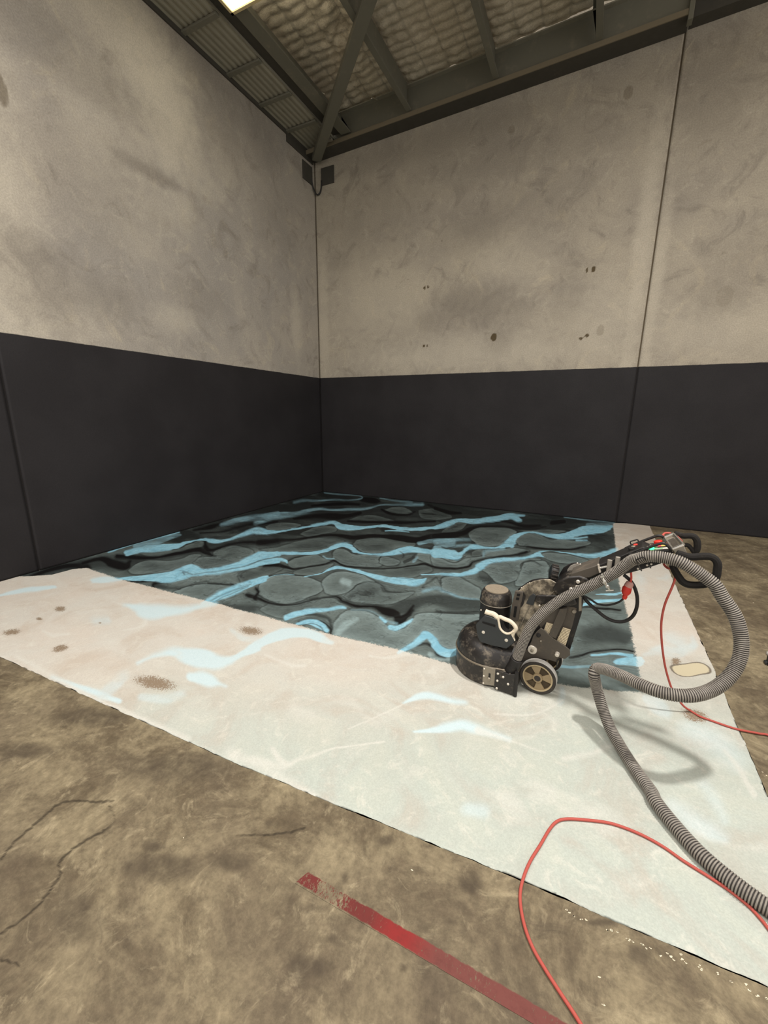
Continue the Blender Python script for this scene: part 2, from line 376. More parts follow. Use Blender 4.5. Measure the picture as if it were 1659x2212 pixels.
st('Q', 'k', [(420, 850, 60), (560, 830, 70), (700, 860, 50)], 16)
# rounded lobes of grey between the veins: (tile, darkness of the middle, paleness of the rim, outline)
NZ = len(S)
LOBES = [('B', .55, .15, [(0, 500), (150, 480), (300, 440), (420, 410), (540, 402), (660, 405), (720, 430), (660, 455), (600, 485), (500, 515), (300, 522), (150, 520)]),
 ('B', .62, .10, [(350, 370), (450, 320), (560, 300), (650, 310), (655, 345), (560, 365), (430, 390)]), ('B', .42, .22, [(50, 310), (120, 280), (240, 272), (360, 290), (300, 320), (180, 335), (80, 335)]),
 ('B', .40, .25, [(1060, 165), (1140, 140), (1240, 145), (1310, 185), (1250, 198), (1140, 190)]), ('B', .70, .08, [(760, 250), (860, 215), (980, 210), (1080, 235), (1150, 265), (950, 268)]),
 ('B', .62, .10, [(1360, 165), (1480, 150), (1600, 190), (1640, 230), (1500, 250), (1380, 230)]),
 ('C', .30, .45, [(275, 365), (300, 335), (360, 315), (480, 310), (600, 315), (690, 345), (660, 380), (600, 420), (590, 445), (560, 465), (450, 472), (360, 460), (320, 425)]),
 ('C', .36, .42, [(690, 400), (720, 375), (780, 358), (860, 365), (930, 395), (1000, 420), (1100, 420), (1200, 430), (1300, 430), (1330, 450), (1280, 470), (1180, 490), (1050, 495), (880, 488), (780, 470), (710, 460)]),
 ('C', .55, .15, [(90, 320), (150, 275), (240, 258), (280, 270), (240, 320), (180, 345), (60, 360)]), ('C', .50, .2, [(700, 340), (820, 335), (960, 330), (1120, 345), (1000, 370), (900, 365), (800, 350)]),
 ('B', .50, .28, [(800, 450), (840, 420), (940, 408), (1060, 402), (1150, 412), (1250, 440), (1330, 450), (1300, 480), (1180, 490), (1140, 515), (1050, 535), (950, 535), (870, 520), (820, 490)]),
 ('B', .38, .34, [(250, 605), (310, 575), (380, 560), (480, 550), (540, 575), (600, 600), (520, 630), (400, 645), (300, 655), (260, 640)]),
 ('B', .34, .40, [(620, 540), (660, 500), (720, 490), (780, 520), (830, 545), (950, 550), (1030, 560), (1020, 590), (1050, 630), (960, 650), (820, 645), (700, 625), (640, 590)]),
 ('B', .26, .5, [(1030, 580), (1060, 560), (1130, 570), (1200, 600), (1180, 630), (1100, 640), (1040, 620)]), ('B', .18, .55, [(1310, 560), (1360, 530), (1450, 530), (1560, 560), (1700, 610), (1700, 655), (1560, 650), (1480, 630), (1400, 600)]),
 ('C', .15, .55, [(-40, 560), (60, 580), (150, 620), (220, 600), (270, 580), (380, 560), (420, 520), (560, 500), (700, 490), (800, 510), (740, 530), (600, 548), (430, 572), (330, 605), (260, 645), (120, 660), (0, 645)]),
 ('B', .62, .15, [(820, 660), (1000, 670), (1200, 660), (1320, 640), (1440, 630), (1480, 680), (1400, 710), (1280, 750), (1100, 745), (960, 710)]), ('B', .50, .28, [(300, 690), (400, 655), (530, 635), (620, 620), (560, 670), (480, 710), (400, 725), (300, 715)]),
 ('B', .70, .10, [(0, 670), (60, 645), (160, 645), (280, 680), (200, 700), (80, 720), (0, 745)]),
 ('D', .24, .50, [(60, 150), (75, 95), (120, 55), (220, 40), (330, 48), (430, 65), (500, 95), (490, 150), (430, 185), (330, 220), (220, 232), (120, 215), (75, 185)]),
 ('D', .12, .55, [(500, 80), (560, 30), (640, 15), (740, 30), (820, 60), (860, 85), (760, 95), (690, 140), (640, 165), (560, 175), (510, 150)]),
 ('D', .55, .30, [(650, 190), (690, 150), (760, 100), (840, 85), (900, 105), (930, 155), (1040, 160), (1130, 150), (1080, 200), (1000, 235), (900, 245), (780, 235), (690, 220)]),
 ('D', .22, .45, [(1310, 110), (1330, 60), (1400, 40), (1480, 70), (1560, 110), (1600, 140), (1590, 195), (1480, 190), (1380, 160), (1320, 140)]),
 ('D', .02, .75, [(560, 440), (580, 360), (640, 300), (700, 280), (820, 300), (900, 340), (960, 400), (1000, 420), (1080, 390), (1140, 310), (1280, 300), (1500, 310), (1640, 320), (1660, 400), (1560, 440), (1430, 545), (1320, 520), (1240, 440), (1190, 440), (1120, 510), (1000, 560), (800, 520), (650, 470)]),
 ('D', .45, .25, [(120, 240), (240, 245), (350, 238), (460, 210), (560, 195), (640, 235), (700, 262), (620, 262), (500, 275), (380, 285), (280, 305), (220, 340), (140, 310), (60, 280)]),
 ('A', .52, .30, [(380, 680), (420, 640), (500, 605), (600, 590), (720, 600), (830, 580), (920, 545), (1010, 550), (960, 600), (930, 635), (850, 660), (700, 690), (550, 700), (420, 710)]),
 ('A', .50, .28, [(945, 610), (1000, 570), (1100, 560), (1120, 515), (1200, 480), (1300, 470), (1420, 500), (1450, 540), (1350, 600), (1220, 645), (1080, 670), (1000, 660)]),
 ('A', .22, .5, [(760, 860), (900, 820), (1050, 800), (1200, 800), (1290, 810), (1200, 860), (1080, 910), (1000, 945), (900, 915)]),
 ('A', .78, .05, [(1320, 740), (1350, 700), (1450, 660), (1560, 640), (1700, 650), (1640, 690), (1550, 730), (1430, 780), (1350, 800)]),
 ('A', .62, .12, [(480, 540), (640, 520), (800, 500), (900, 460), (1000, 430), (1040, 460), (960, 490), (850, 510), (700, 545), (560, 560)]),
 ('C', .30, .40, [(400, 680), (450, 625), (560, 600), (680, 590), (830, 575), (900, 590), (800, 620), (740, 610), (720, 650), (760, 700), (700, 760), (560, 790), (480, 730)]),
 ('C', .20, .5, [(890, 560), (940, 530), (1050, 535), (1180, 555), (1290, 590), (1320, 630), (1220, 620), (1100, 620), (980, 600)]), ('C', .66, .08, [(310, 525), (360, 505), (415, 500), (410, 535), (360, 555), (315, 552)]),
 ('C', .12, .5, [(740, 640), (770, 605), (840, 600), (950, 620), (960, 760), (820, 800), (700, 800), (720, 720)])]
st('E', 'K', [(150, 142, 5), (210, 105, 11), (320, 62, 13), (440, 38, 16), (560, 40, 18)], 5)
st('D', 'L', [(720, 340, 14), (660, 380, 26), (600, 440, 24)], 6)
st('D', 'L', [(640, 80, 20), (680, 95, 22)], 8)
st('D', 'L', [(1235, 580, 14), (1280, 600, 22), (1370, 612, 12)], 3)
# rims of the lobes
for t, a in (('D', [(60, 160, 3), (70, 90, 3), (120, 50, 3), (220, 35, 3), (320, 45, 3), (420, 55, 3)]), ('C', [(690, 400, 3), (720, 375, 4), (780, 358, 3), (860, 365, 3), (930, 390, 3)]), ('D', [(1310, 90, 3), (1330, 55, 3), (1400, 40, 3)]),
             ('C', [(740, 640, 5), (760, 605, 6), (840, 600, 5), (900, 640, 4)]), ('D', [(60, 170, 4), (110, 215, 4)]), ('B', [(620, 540, 3), (660, 500, 4), (720, 490, 4), (790, 530, 4)]), ('B', [(800, 440, 4), (790, 470, 5), (830, 500, 4)]),
             ('B', [(1020, 590, 4), (1040, 560, 3), (1100, 560, 3)]), ('B', [(1240, 610, 12), (1290, 580, 12), (1340, 545, 5)]), ('B', [(250, 600, 6), (310, 570, 5), (380, 555, 3)]), ('A', [(1340, 740, 5), (1380, 690, 5), (1480, 650, 4)]),
             ('D', [(900, 120, 5), (920, 155, 5), (980, 160, 5), (1040, 155, 4)]), ('D', [(1190, 120, 4), (1250, 80, 4), (1290, 60, 4), (1310, 110, 4)])):
    st(t, 'k', a, 2)
# black veins
for t, a in (('A', [(0, 620, 14), (150, 580, 20), (250, 620, 38), (350, 645, 32), (400, 600, 12)]), ('A', [(280, 560, 18), (450, 570, 16), (600, 570, 10), (750, 545, 14), (880, 515, 14), (980, 500, 20), (1050, 520, 26), (1090, 547, 12), (1130, 560, 4)]),
             ('A', [(1040, 430, 6), (1050, 480, 18), (1100, 505, 12), (1250, 460, 8), (1400, 442, 12), (1550, 442, 18), (1659, 430, 22)]),
             ('B', [(0, 440, 24), (150, 425, 14), (300, 415, 10), (450, 395, 8), (600, 378, 9), (700, 385, 13), (800, 402, 17), (950, 386, 15), (1100, 392, 20), (1220, 408, 28), (1340, 422, 24), (1450, 400, 28), (1560, 380, 22), (1659, 372, 16)]),
             ('C', [(0, 387, 24), (120, 380, 24), (240, 362, 22), (300, 330, 18), (380, 305, 8), (550, 305, 8), (700, 318, 9), (850, 322, 9), (950, 308, 4)]),
             ('A', [(940, 335, 8), (1080, 312, 20), (1160, 288, 10)]), ('A', [(1000, 362, 5), (1200, 345, 7), (1400, 292, 10), (1659, 265, 6)]),
             ('B', [(0, 290, 8), (80, 275, 8), (160, 262, 4)]), ('B', [(300, 235, 12), (500, 215, 20), (640, 222, 28), (760, 215, 16), (860, 190, 14)]), ('B', [(880, 75, 20), (980, 85, 26), (1030, 90, 8)]), ('B', [(450, 128, 8), (700, 112, 14), (850, 118, 10)]),
             ('B', [(1040, 160, 8), (1120, 195, 12), (1250, 206, 8), (1330, 180, 6)]), ('B', [(1440, 120, 8), (1560, 170, 14), (1659, 190, 16)]), ('C', [(0, 150, 14), (120, 186, 13), (220, 190, 8)]),
             ('B', [(760, 260, 8), (1000, 268, 10), (1300, 270, 12), (1500, 262, 8)]), ('C', [(300, 280, 7), (450, 265, 6), (600, 262, 6), (750, 300, 14), (900, 300, 10)]), ('C', [(1000, 275, 20), (1100, 262, 16)]),
             ('C', [(780, 480, 6), (880, 492, 8), (1050, 500, 7), (1180, 498, 6), (1280, 480, 5)]), ('C', [(0, 655, 6), (120, 666, 6), (260, 652, 8), (330, 612, 8), (430, 580, 6), (560, 560, 7), (680, 545, 6), (780, 520, 9)]),
             ('D', [(-20, 175, 10), (20, 185, 14), (60, 205, 12), (110, 230, 8), (220, 240, 5), (330, 235, 4), (450, 205, 4), (560, 185, 5), (610, 195, 9), (660, 230, 11), (740, 255, 11), (850, 262, 12), (930, 290, 24), (1000, 310, 24), (1030, 360, 24), (1075, 320, 20), (1120, 280, 8)]),
             ('D', [(30, 205, 10), (60, 160, 10), (45, 130, 6)]), ('B', [(40, 640, 10), (150, 632, 15), (240, 652, 11), (300, 670, 7), (400, 650, 4), (520, 635, 4), (600, 605, 4), (640, 600, 8), (700, 630, 5), (820, 650, 4), (1000, 660, 4), (1150, 660, 4), (1300, 640, 4), (1400, 620, 7), (1500, 650, 7), (1659, 665, 5)]),
             ('A', [(1540, 635, 8), (1659, 632, 12)]), ('A', [(400, 775, 10), (520, 772, 12), (640, 770, 6)]), ('A', [(590, 830, 6), (600, 795, 8), (680, 780, 5)]), ('A', [(1060, 790, 3), (1180, 795, 4), (1290, 805, 3)]),
             ('D', [(1130, 250, 6), (1060, 320, 10), (1000, 330, 6)]), ('D', [(1150, 520, 4), (1220, 510, 6), (1270, 540, 7), (1290, 580, 6), (1350, 600, 5)]), ('D', [(330, 365, 3), (400, 345, 4), (480, 360, 5), (540, 400, 5), (560, 440, 5)]),
             ('D', [(1280, 290, 4), (1450, 296, 4), (1590, 295, 4)]), ('H', [(120, 510, 6), (230, 490, 8), (330, 460, 6), (520, 452, 5), (620, 470, 4)]), ('Q', [(390, 640, 3), (520, 645, 6), (660, 660, 5)])):
    st(t, 'K', a, 2.2)
# blue veins
for t, a in (('A', [(215, 525, 4), (420, 460, 7), (640, 400, 7), (820, 352, 4)]),
             ('A', [(370, 530, 26), (480, 505, 26), (560, 495, 32), (700, 480, 28), (800, 470, 20), (880, 445, 12), (960, 425, 8), (1040, 420, 10), (1120, 432, 16), (1200, 430, 8), (1300, 400, 8), (1400, 360, 15), (1480, 336, 19), (1560, 348, 15), (1659, 350, 8)]),
             ('B', [(-20, 345, 20), (0, 345, 22), (60, 360, 14), (200, 345, 8), (330, 325, 8), (450, 300, 8), (540, 285, 12), (640, 275, 14), (690, 305, 28), (760, 315, 24), (860, 318, 16), (1000, 302, 12), (1080, 300, 15), (1200, 322, 15), (1350, 328, 13), (1500, 315, 11), (1600, 290, 15), (1659, 270, 15)]),
             ('C', [(0, 315, 15), (100, 285, 18), (200, 250, 14), (320, 262, 20), (420, 250, 20), (540, 235, 22), (640, 215, 24), (700, 240, 20), (730, 256, 6)]), ('C', [(640, 212, 16), (760, 213, 5)]),
             ('B', [(1080, 345, 4), (1180, 342, 6), (1280, 352, 3)]),
             ('A', [(290, 755, 10), (450, 748, 22), (600, 740, 34), (720, 740, 44), (830, 712, 48), (930, 672, 46), (1000, 690, 22), (1100, 685, 16), (1250, 650, 18), (1400, 600, 28), (1500, 560, 34), (1600, 545, 28), (1659, 540, 28)]),
             ('A', [(900, 712, 18), (1050, 705, 12), (1200, 695, 12), (1350, 660, 16), (1500, 622, 20), (1659, 600, 16)]),
             ('B', [(0, 545, 24), (150, 535, 17), (300, 535, 12), (450, 535, 14), (560, 510, 17), (640, 480, 23), (720, 460, 18), (770, 475, 22), (820, 515, 14), (900, 540, 6), (1000, 545, 6), (1100, 540, 15), (1180, 520, 24), (1280, 498, 26), (1370, 510, 20), (1450, 520, 18), (1560, 530, 28), (1659, 545, 40)]),
             ('B', [(0, 610, 18), (80, 590, 15), (160, 585, 12), (230, 598, 10), (245, 612, 4)]),
             ('C', [(0, 530, 40), (120, 540, 40), (190, 562, 34), (230, 532, 14), (280, 490, 12), (330, 480, 18), (420, 485, 10), (520, 482, 7), (600, 466, 20), (650, 430, 36), (690, 390, 24), (750, 360, 10), (830, 352, 6), (900, 368, 7), (980, 385, 13), (1060, 390, 21), (1160, 375, 28), (1240, 345, 36), (1320, 330, 40), (1400, 332, 34), (1470, 322, 22), (1510, 305, 8)]),
             ('C', [(640, 440, 34), (660, 470, 14)]), ('C', [(1050, 411, 4), (1200, 408, 6), (1300, 395, 4)]), ('C', [(1210, 426, 5), (1290, 424, 3)]),
             ('A', [(1010, 960, 14), (1150, 900, 32), (1280, 850, 34), (1400, 800, 28), (1500, 765, 24), (1570, 735, 14)]), ('D', [(-30, 120, 16), (0, 105, 16), (60, 85, 16), (110, 68, 12)]),
             ('B', [(0, 780, 14), (50, 758, 8), (120, 727, 5), (200, 716, 4), (300, 722, 3)]), ('B', [(380, 740, 4), (460, 722, 6), (520, 705, 8), (600, 665, 14), (660, 652, 16), (740, 660, 12), (850, 685, 15), (950, 720, 17), (1050, 750, 19), (1150, 770, 22), (1300, 776, 26)]),
             ('D', [(980, 70, 16), (1100, 88, 22), (1180, 85, 18), (1215, 70, 5)]),
             ('B', [(1380, 720, 5), (1500, 715, 6), (1659, 712, 7)]), ('C', [(0, 715, 6), (100, 710, 8), (190, 716, 13), (260, 710, 14), (320, 690, 21), (370, 655, 25), (420, 625, 23), (480, 602, 20), (560, 588, 16), (660, 580, 10), (760, 570, 9), (830, 555, 11), (880, 540, 21), (920, 562, 8)]),
             ('C', [(890, 522, 8), (960, 512, 5), (1060, 520, 4), (1160, 535, 7), (1260, 548, 12), (1360, 550, 14), (1460, 538, 17), (1550, 505, 16)]), ('C', [(1470, 575, 12), (1540, 535, 20)]), ('C', [(1280, 562, 4), (1420, 573, 5)]),
             ('D', [(235, 335, 18), (300, 310, 17), (400, 290, 15), (520, 280, 9), (620, 265, 10), (660, 268, 4)]), ('D', [(890, 325, 8), (930, 355, 10)]), ('D', [(965, 395, 16), (1000, 402, 16), (1040, 387, 12), (1085, 365, 10), (1110, 340, 5)]),
             ('D', [(320, 378, 8), (400, 365, 18), (470, 385, 24), (530, 425, 12)]), ('D', [(1030, 572, 8), (1120, 520, 18), (1180, 470, 24), (1215, 446, 26), (1260, 482, 25), (1300, 540, 28), (1360, 570, 24), (1430, 562, 18)]),
             ('Q', [(385, 625, 14), (480, 602, 18), (600, 582, 14), (710, 570, 8)]), ('Q', [(490, 545, 6), (620, 535, 10), (690, 528, 4)]), ('H', [(480, 545, 22), (560, 540, 34), (650, 545, 46)]), ('H', [(300, 492, 9), (450, 482, 10), (600, 500, 18)])):
    st(t, 'B', a, 1.8)
# thinner, paler blue films
for t, a in (('B', [(300, 100, 6), (380, 85, 8), (500, 86, 7), (640, 76, 5), (760, 80, 4), (860, 70, 5), (875, 52, 4), (820, 40, 3), (640, 28, 4), (560, 18, 4)]), ('B', [(-30, 275, 14), (0, 265, 16), (100, 225, 26), (200, 208, 28), (300, 200, 18), (400, 175, 14), (520, 156, 9), (640, 165, 8), (760, 160, 8), (880, 157, 9), (950, 145, 7), (1050, 120, 5), (1200, 122, 5), (1300, 118, 12), (1390, 115, 14)]),
             ('B', [(1030, 62, 3), (1150, 85, 5), (1300, 98, 6)]), ('A', [(1180, 290, 10), (1280, 260, 20), (1400, 236, 22), (1520, 222, 22), (1659, 195, 22)]), ('A', [(450, 470, 26), (600, 440, 30), (720, 400, 26), (820, 375, 10)]),
             ('C', [(1100, 226, 4), (1300, 248, 7), (1420, 262, 10), (1520, 276, 10)]), ('C', [(1300, 290, 14), (1480, 300, 14)]), ('B', [(1360, 450, 16), (1450, 430, 14), (1560, 440, 30), (1659, 440, 24)]), ('C', [(0, 440, 22), (150, 420, 16), (300, 420, 8)]),
             ('C', [(0, 480, 12), (180, 470, 10), (300, 460, 6)]), ('B', [(540, 560, 5), (580, 580, 6), (640, 580, 5)]), ('B', [(1310, 600, 10), (1350, 570, 8)]), ('D', [(1190, 150, 8), (1280, 128, 9), (1330, 150, 7), (1420, 180, 7), (1500, 198, 6), (1590, 205, 5)]),
             ('D', [(700, 275, 3), (800, 285, 4), (880, 310, 4), (950, 350, 5), (1010, 370, 8)]), ('C', [(400, 560, 4), (430, 520, 12), (600, 495, 8)]), ('H', [(-20, 560, 12), (120, 580, 10), (280, 575, 10)]), ('H', [(120, 440, 20), (80, 480, 22)])):
    st(t, 'b', a, 3)
# thin dark lines inside the blue
for t, a in (('A', [(950, 712, 2.5), (1200, 682, 3), (1400, 632, 5), (1560, 582, 5), (1659, 568, 4)]), ('A', [(1060, 945, 3), (1200, 880, 3), (1350, 825, 3), (1430, 800, 2)]), ('A', [(1110, 945, 3), (1250, 880, 3), (1400, 820, 2)]), ('A', [(865, 715, 4), (865, 692, 5), (890, 695, 5), (930, 715, 4)]),
             ('B', [(1200, 520, 3), (1230, 540, 5), (1220, 570, 4)]), ('C', [(120, 590, 4), (200, 590, 5), (260, 560, 4)]), ('C', [(60, 480, 4), (110, 490, 5), (180, 470, 3)]), ('D', [(360, 390, 3), (420, 372, 3), (480, 400, 4), (510, 430, 4)]), ('D', [(1000, 60, 2), (1120, 72, 2), (1200, 62, 2)])):
    st(t, 'k', a, 1.5)
# pale veins left in the ground strip
for t, a in (('E', [(0, 225, 10), (120, 198, 16), (240, 178, 18), (340, 172, 12)]), ('E', [(600, 128, 16), (680, 124, 20), (770, 125, 12)]), ('E', [(790, 282, 6), (860, 298, 18), (930, 330, 40), (990, 335, 42), (1060, 322, 32), (1180, 312, 20), (1280, 290, 14), (1370, 275, 13)]),
             ('E', [(880, 660, 8), (1000, 612, 12), (1100, 588, 24), (1200, 612, 48), (1300, 630, 60), (1400, 652, 40), (1500, 630, 18), (1600, 595, 12), (1659, 572, 12)]), ('F', [(0, 210, 14), (100, 150, 18), (200, 100, 30), (300, 60, 36), (420, 50, 28), (520, 72, 28), (600, 102, 14)]),
             ('E', [(1220, 750, 30), (1320, 765, 46), (1400, 792, 10), (1440, 805, 4)]), ('E', [(330, 745, 8), (480, 800, 14), (620, 850, 22), (760, 905, 16)]), ('F', [(1020, 465, 6), (1080, 440, 14), (1160, 418, 20), (1250, 430, 18), (1330, 455, 14), (1400, 462, 5)]),
             ('F', [(1080, 640, 8), (1200, 632, 16), (1300, 618, 26), (1380, 602, 30), (1450, 622, 26), (1540, 650, 12), (1659, 690, 6)])):
    st(t, 'P', a, 5.5)
for t, a, s in (('E', [(640, 870, 30), (720, 810, 40), (790, 740, 30)], 10), ('E', [(900, 880, 24), (1050, 890, 30), (1150, 860, 20)], 10), ('E', [(1480, 450, 14), (1560, 500, 20), (1659, 510, 20)], 8), ('G', [(985, 70, 20), (1060, 115, 44), (1120, 150, 24)], 7), ('G', [(20, 680, 36), (100, 690, 36)], 22),
             ('G', [(1140, 640, 20), (1220, 720, 36), (1330, 790, 44), (1430, 840, 20)], 16), ('G', [(1300, 540, 20), (1370, 640, 26), (1420, 740, 18)], 12), ('G', [(1240, 230, 40), (1380, 310, 50), (1500, 420, 40)], 22), ('G', [(535, 20, 16), (532, 90, 16)], 6),
             ('H', [(690, 490, 14), (800, 450, 40), (950, 470, 44), (1080, 420, 30)], 12), ('H', [(1060, 340, 14), (1090, 420, 24)], 8), ('Q', [(800, 420, 36), (820, 500, 20)], 10), ('Q', [(930, 430, 8), (990, 420, 18)], 5), ('Q', [(1010, 860, 40), (1100, 900, 50)], 20), ('E', [(600, 390, 20), (680, 385, 24)], 10)):
    st(t, 'p', a, s)
for t, a, s in (('E', [(940, 395, 12), (900, 425, 6), (800, 452, 4)], 3), ('E', [(270, 455, 8), (320, 485, 10), (440, 472, 6)], 4), ('E', [(720, 262, 3), (800, 285, 4)], 2), ('F', [(700, 620, 3), (820, 570, 4), (920, 520, 5), (1010, 475, 5)], 2.5), ('F', [(240, 740, 12), (270, 800, 16), (330, 832, 16), (380, 802, 9), (480, 780, 8), (600, 740, 6), (760, 720, 5), (900, 700, 5)], 4),
             ('F', [(130, 800, 14), (220, 830, 18), (300, 850, 12)], 8), ('F', [(830, 180, 6), (900, 196, 6), (1000, 180, 10), (1070, 165, 6)], 3), ('G', [(90, 250, 20), (180, 280, 8), (300, 320, 4), (450, 370, 3)], 3), ('G', [(170, 160, 3), (300, 166, 4), (400, 150, 4), (480, 115, 5), (540, 80, 4)], 2), ('F', [(200, 180, 8), (350, 240, 10), (430, 240, 10)], 8),
             ('G', [(560, 400, 10), (700, 370, 6), (800, 330, 4)], 6), ('G', [(1420, 350, 6), (1500, 450, 12), (1590, 600, 14)], 5), ('F', [(1600, 535, 3), (1659, 542, 3)], 2), ('F', [(0, 770, 20), (150, 830, 22), (300, 920, 20), (500, 1020, 20)], 12), ('E', [(100, 620, 10), (300, 720, 12), (600, 880, 12), (900, 1010, 14), (1200, 1140, 14)], 8)):
    st(t, 'W', a, s)
for t, a, s in (('F', [(160, 370, 8), (260, 345, 14), (400, 300, 10)], 12), ('E', [(780, 520, 10), (900, 480, 24), (1020, 430, 22)], 14), ('E', [(700, 250, 4), (800, 262, 8), (900, 262, 4)], 4), ('F', [(290, 640, 8), (280, 720, 12), (350, 775, 10), (450, 760, 6)], 6), ('F', [(1020, 700, 14), (1240, 690, 14)], 14),
             ('F', [(450, 240, 30), (650, 260, 60), (900, 280, 60)], 40), ('E', [(1320, 470, 10), (1420, 420, 14), (1500, 400, 8)], 10), ('G', [(180, 300, 10), (400, 380, 14), (650, 420, 12)], 14), ('H', [(100, 760, 30), (300, 760, 40)], 30), ('E', [(150, 290, 30), (450, 270, 40), (600, 230, 30)], 30), ('E', [(560, 190, 20), (800, 210, 26), (1050, 240, 14)], 14)):
    st(t, 'd', a, s)

x1 = 5.60; xs = np.concatenate([np.arange(0.004, 5.44, 0.0085), np.linspace(5.44, x1, 14)]); ys = np.concatenate([np.linspace(-5.78, -5.5, 30)[:-1], np.arange(-5.5, -0.003, 0.006)])
def front_y(x): return np.interp(x, [0, 1.46, 2.19, 2.81, 3.43, 4.14, 4.55, 4.95, 5.23, 5.6], [-5.72, -5.716, -5.698, -5.68, -5.662, -5.619, -5.594, -5.579, -5.569, -5.56])
def right_x(y): return np.interp(y, [-5.6, -4.82, -4.27, -3.8, -2.87, -1.45, 0], [5.44, 5.452, 5.464, 5.485, 5.499, 5.524, 5.567])
coat, X, Y = grid_mesh('epoxy_floor_coating', xs, ys, lambda x, y: x*0+0.003, MAT_COAT)
X = X.ravel().copy(); Y = Y.ravel().copy()
# trim the sheet to its real outline: the front and right edges are slightly off square
j = (fbm(X*14, Y*14, 21, 3)-0.5)*0.012
fy = front_y(X)+j; rx = right_x(Y)+j
Yc = np.maximum(Y, fy); Xc = np.minimum(X, rx)
co = np.stack([Xc, Yc, np.full(X.shape, 0.003)], -1)
rim = (Y < fy) | (X > rx); co[rim, 2] = 0.0
coat.data.vertices.foreach_set('co', co.ravel()); coat.data.update()
X, Y = Xc, Yc
PXc, PYc = project(X, Y, 0.003)
wx = (fbm(X*5, Y*5, 5)-0.5); wy = (fbm(X*5+40, Y*5+9, 8)-0.5)
zoom = np.clip((PYc-1060)/200, 0.25, 1.3)
QX = PXc+wx*14*zoom; QY = PYc+wy*6*zoom
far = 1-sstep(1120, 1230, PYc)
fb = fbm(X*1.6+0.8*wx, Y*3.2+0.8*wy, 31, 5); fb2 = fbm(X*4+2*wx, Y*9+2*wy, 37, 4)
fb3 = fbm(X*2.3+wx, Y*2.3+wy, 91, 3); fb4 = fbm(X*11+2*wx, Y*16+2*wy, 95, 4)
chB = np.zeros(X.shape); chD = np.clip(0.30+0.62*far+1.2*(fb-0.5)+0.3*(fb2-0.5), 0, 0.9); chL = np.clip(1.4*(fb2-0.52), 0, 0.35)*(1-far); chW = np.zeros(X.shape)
chD *= 1-0.75*sstep(1230, 1330, PYc)  # floor gloss put into the colour: grey gets paler towards the camera
TAR = {'K': (0, 1.0, 0), 'k': (0, 0.88, 0), 'l': (None, 0.10, 0.22), 'L': (0, 0.0, 0.95), 'B': (1, 0, 0), 'b': (0.62, 0.05, 0.3), 'P': (1, 0, 0), 'p': (0.7, None, None), 'W': (None, None, None), 'd': (None, 0.8, None)}
STR = {'k': 0.75, 'l': 0.7, 'b': 0.8, 'p': 0.85, 'd': 0.6, 'W': 0.85}
gx = np.array([0, 0.10, 0.228, 0.24, 0.331, 0.5, 0.9, 1.935, 2.784, 3.185, 3.728, 4.058, 4.4, 4.75, 5.06]); gy = np.array([-4.99, -4.93, -4.83, -4.66, -4.575, -4.585, -4.607, -4.57, -4.557, -4.552, -4.515, -4.52, -4.47, -4.40, -4.30])
gyy = np.array([-4.6, -4.17, -3.9, -3.28, -2.45, -1.31, -0.25, -0.10, -0.06, 0]); gxx = np.array([5.052, 5.056, 5.067, 5.059, 5.04, 5.076, 5.09, 5.106, 5.14, 5.3])
d1 = np.interp(X, gx, gy)-Y; d2 = X-np.interp(Y, gyy, gxx)
d1 = np.where(X < 0.235, np.minimum(d1, 0.9*d1+0.02), d1)
ground = np.maximum(d1, d2)
isg = ground > 0
def inside(PX, PY, poly):
    c = np.zeros(PX.shape, bool); n = len(poly)
    for i in range(n):
        (x0, y0), (x1, y1) = poly[i], poly[(i+1) % n]
        if y0 == y1: continue
        c ^= ((y0 > PY) != (y1 > PY)) & (PX < (x1-x0)*(PY-y0)/(y1-y0)+x0)
    return c
near_vein = np.full(X.shape, 60.0)
def paint_lobes():
    for t, dm, rimv, poly in LOBES:
        p = catmull([px(t, a, b) for a, b in poly+poly[:1]], 5)[:, :2]
        box = np.nonzero((QX > p[:, 0].min()-20) & (QX < p[:, 0].max()+20) & (QY > p[:, 1].min()-20) & (QY < p[:, 1].max()+20) & ~isg)[0]
        if not len(box): continue
        d = -seg_dist(QX[box], QY[box], [(a, b, 0.0) for a, b in p]); d = np.minimum(d, 60)
        sd = np.where(inside(QX[box], QY[box], [tuple(q) for q in p[:-1]]), d, -d)
        wd = max(2.5, 0.10*(p[:, 1].max()-p[:, 1].min()))
        a = sstep(-0.9, 1.1, sd); r = np.exp(-np.maximum(sd, 0)/wd); r2 = np.exp(-np.maximum(sd, 0)/(3.5*wd))
        mott = 0.35*(fb2[box]-0.5)
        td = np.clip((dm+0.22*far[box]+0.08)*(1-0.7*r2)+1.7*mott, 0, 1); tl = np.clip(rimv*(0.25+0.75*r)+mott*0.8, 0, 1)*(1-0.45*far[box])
        chD[box] += a*(td-chD[box]); chL[box] += a*(tl-chL[box])
        o = 0.55*np.exp(-((sd+1.2)/1.3)**2); chD[box] += o*(0.9-chD[box]); chL[box] *= 1-o
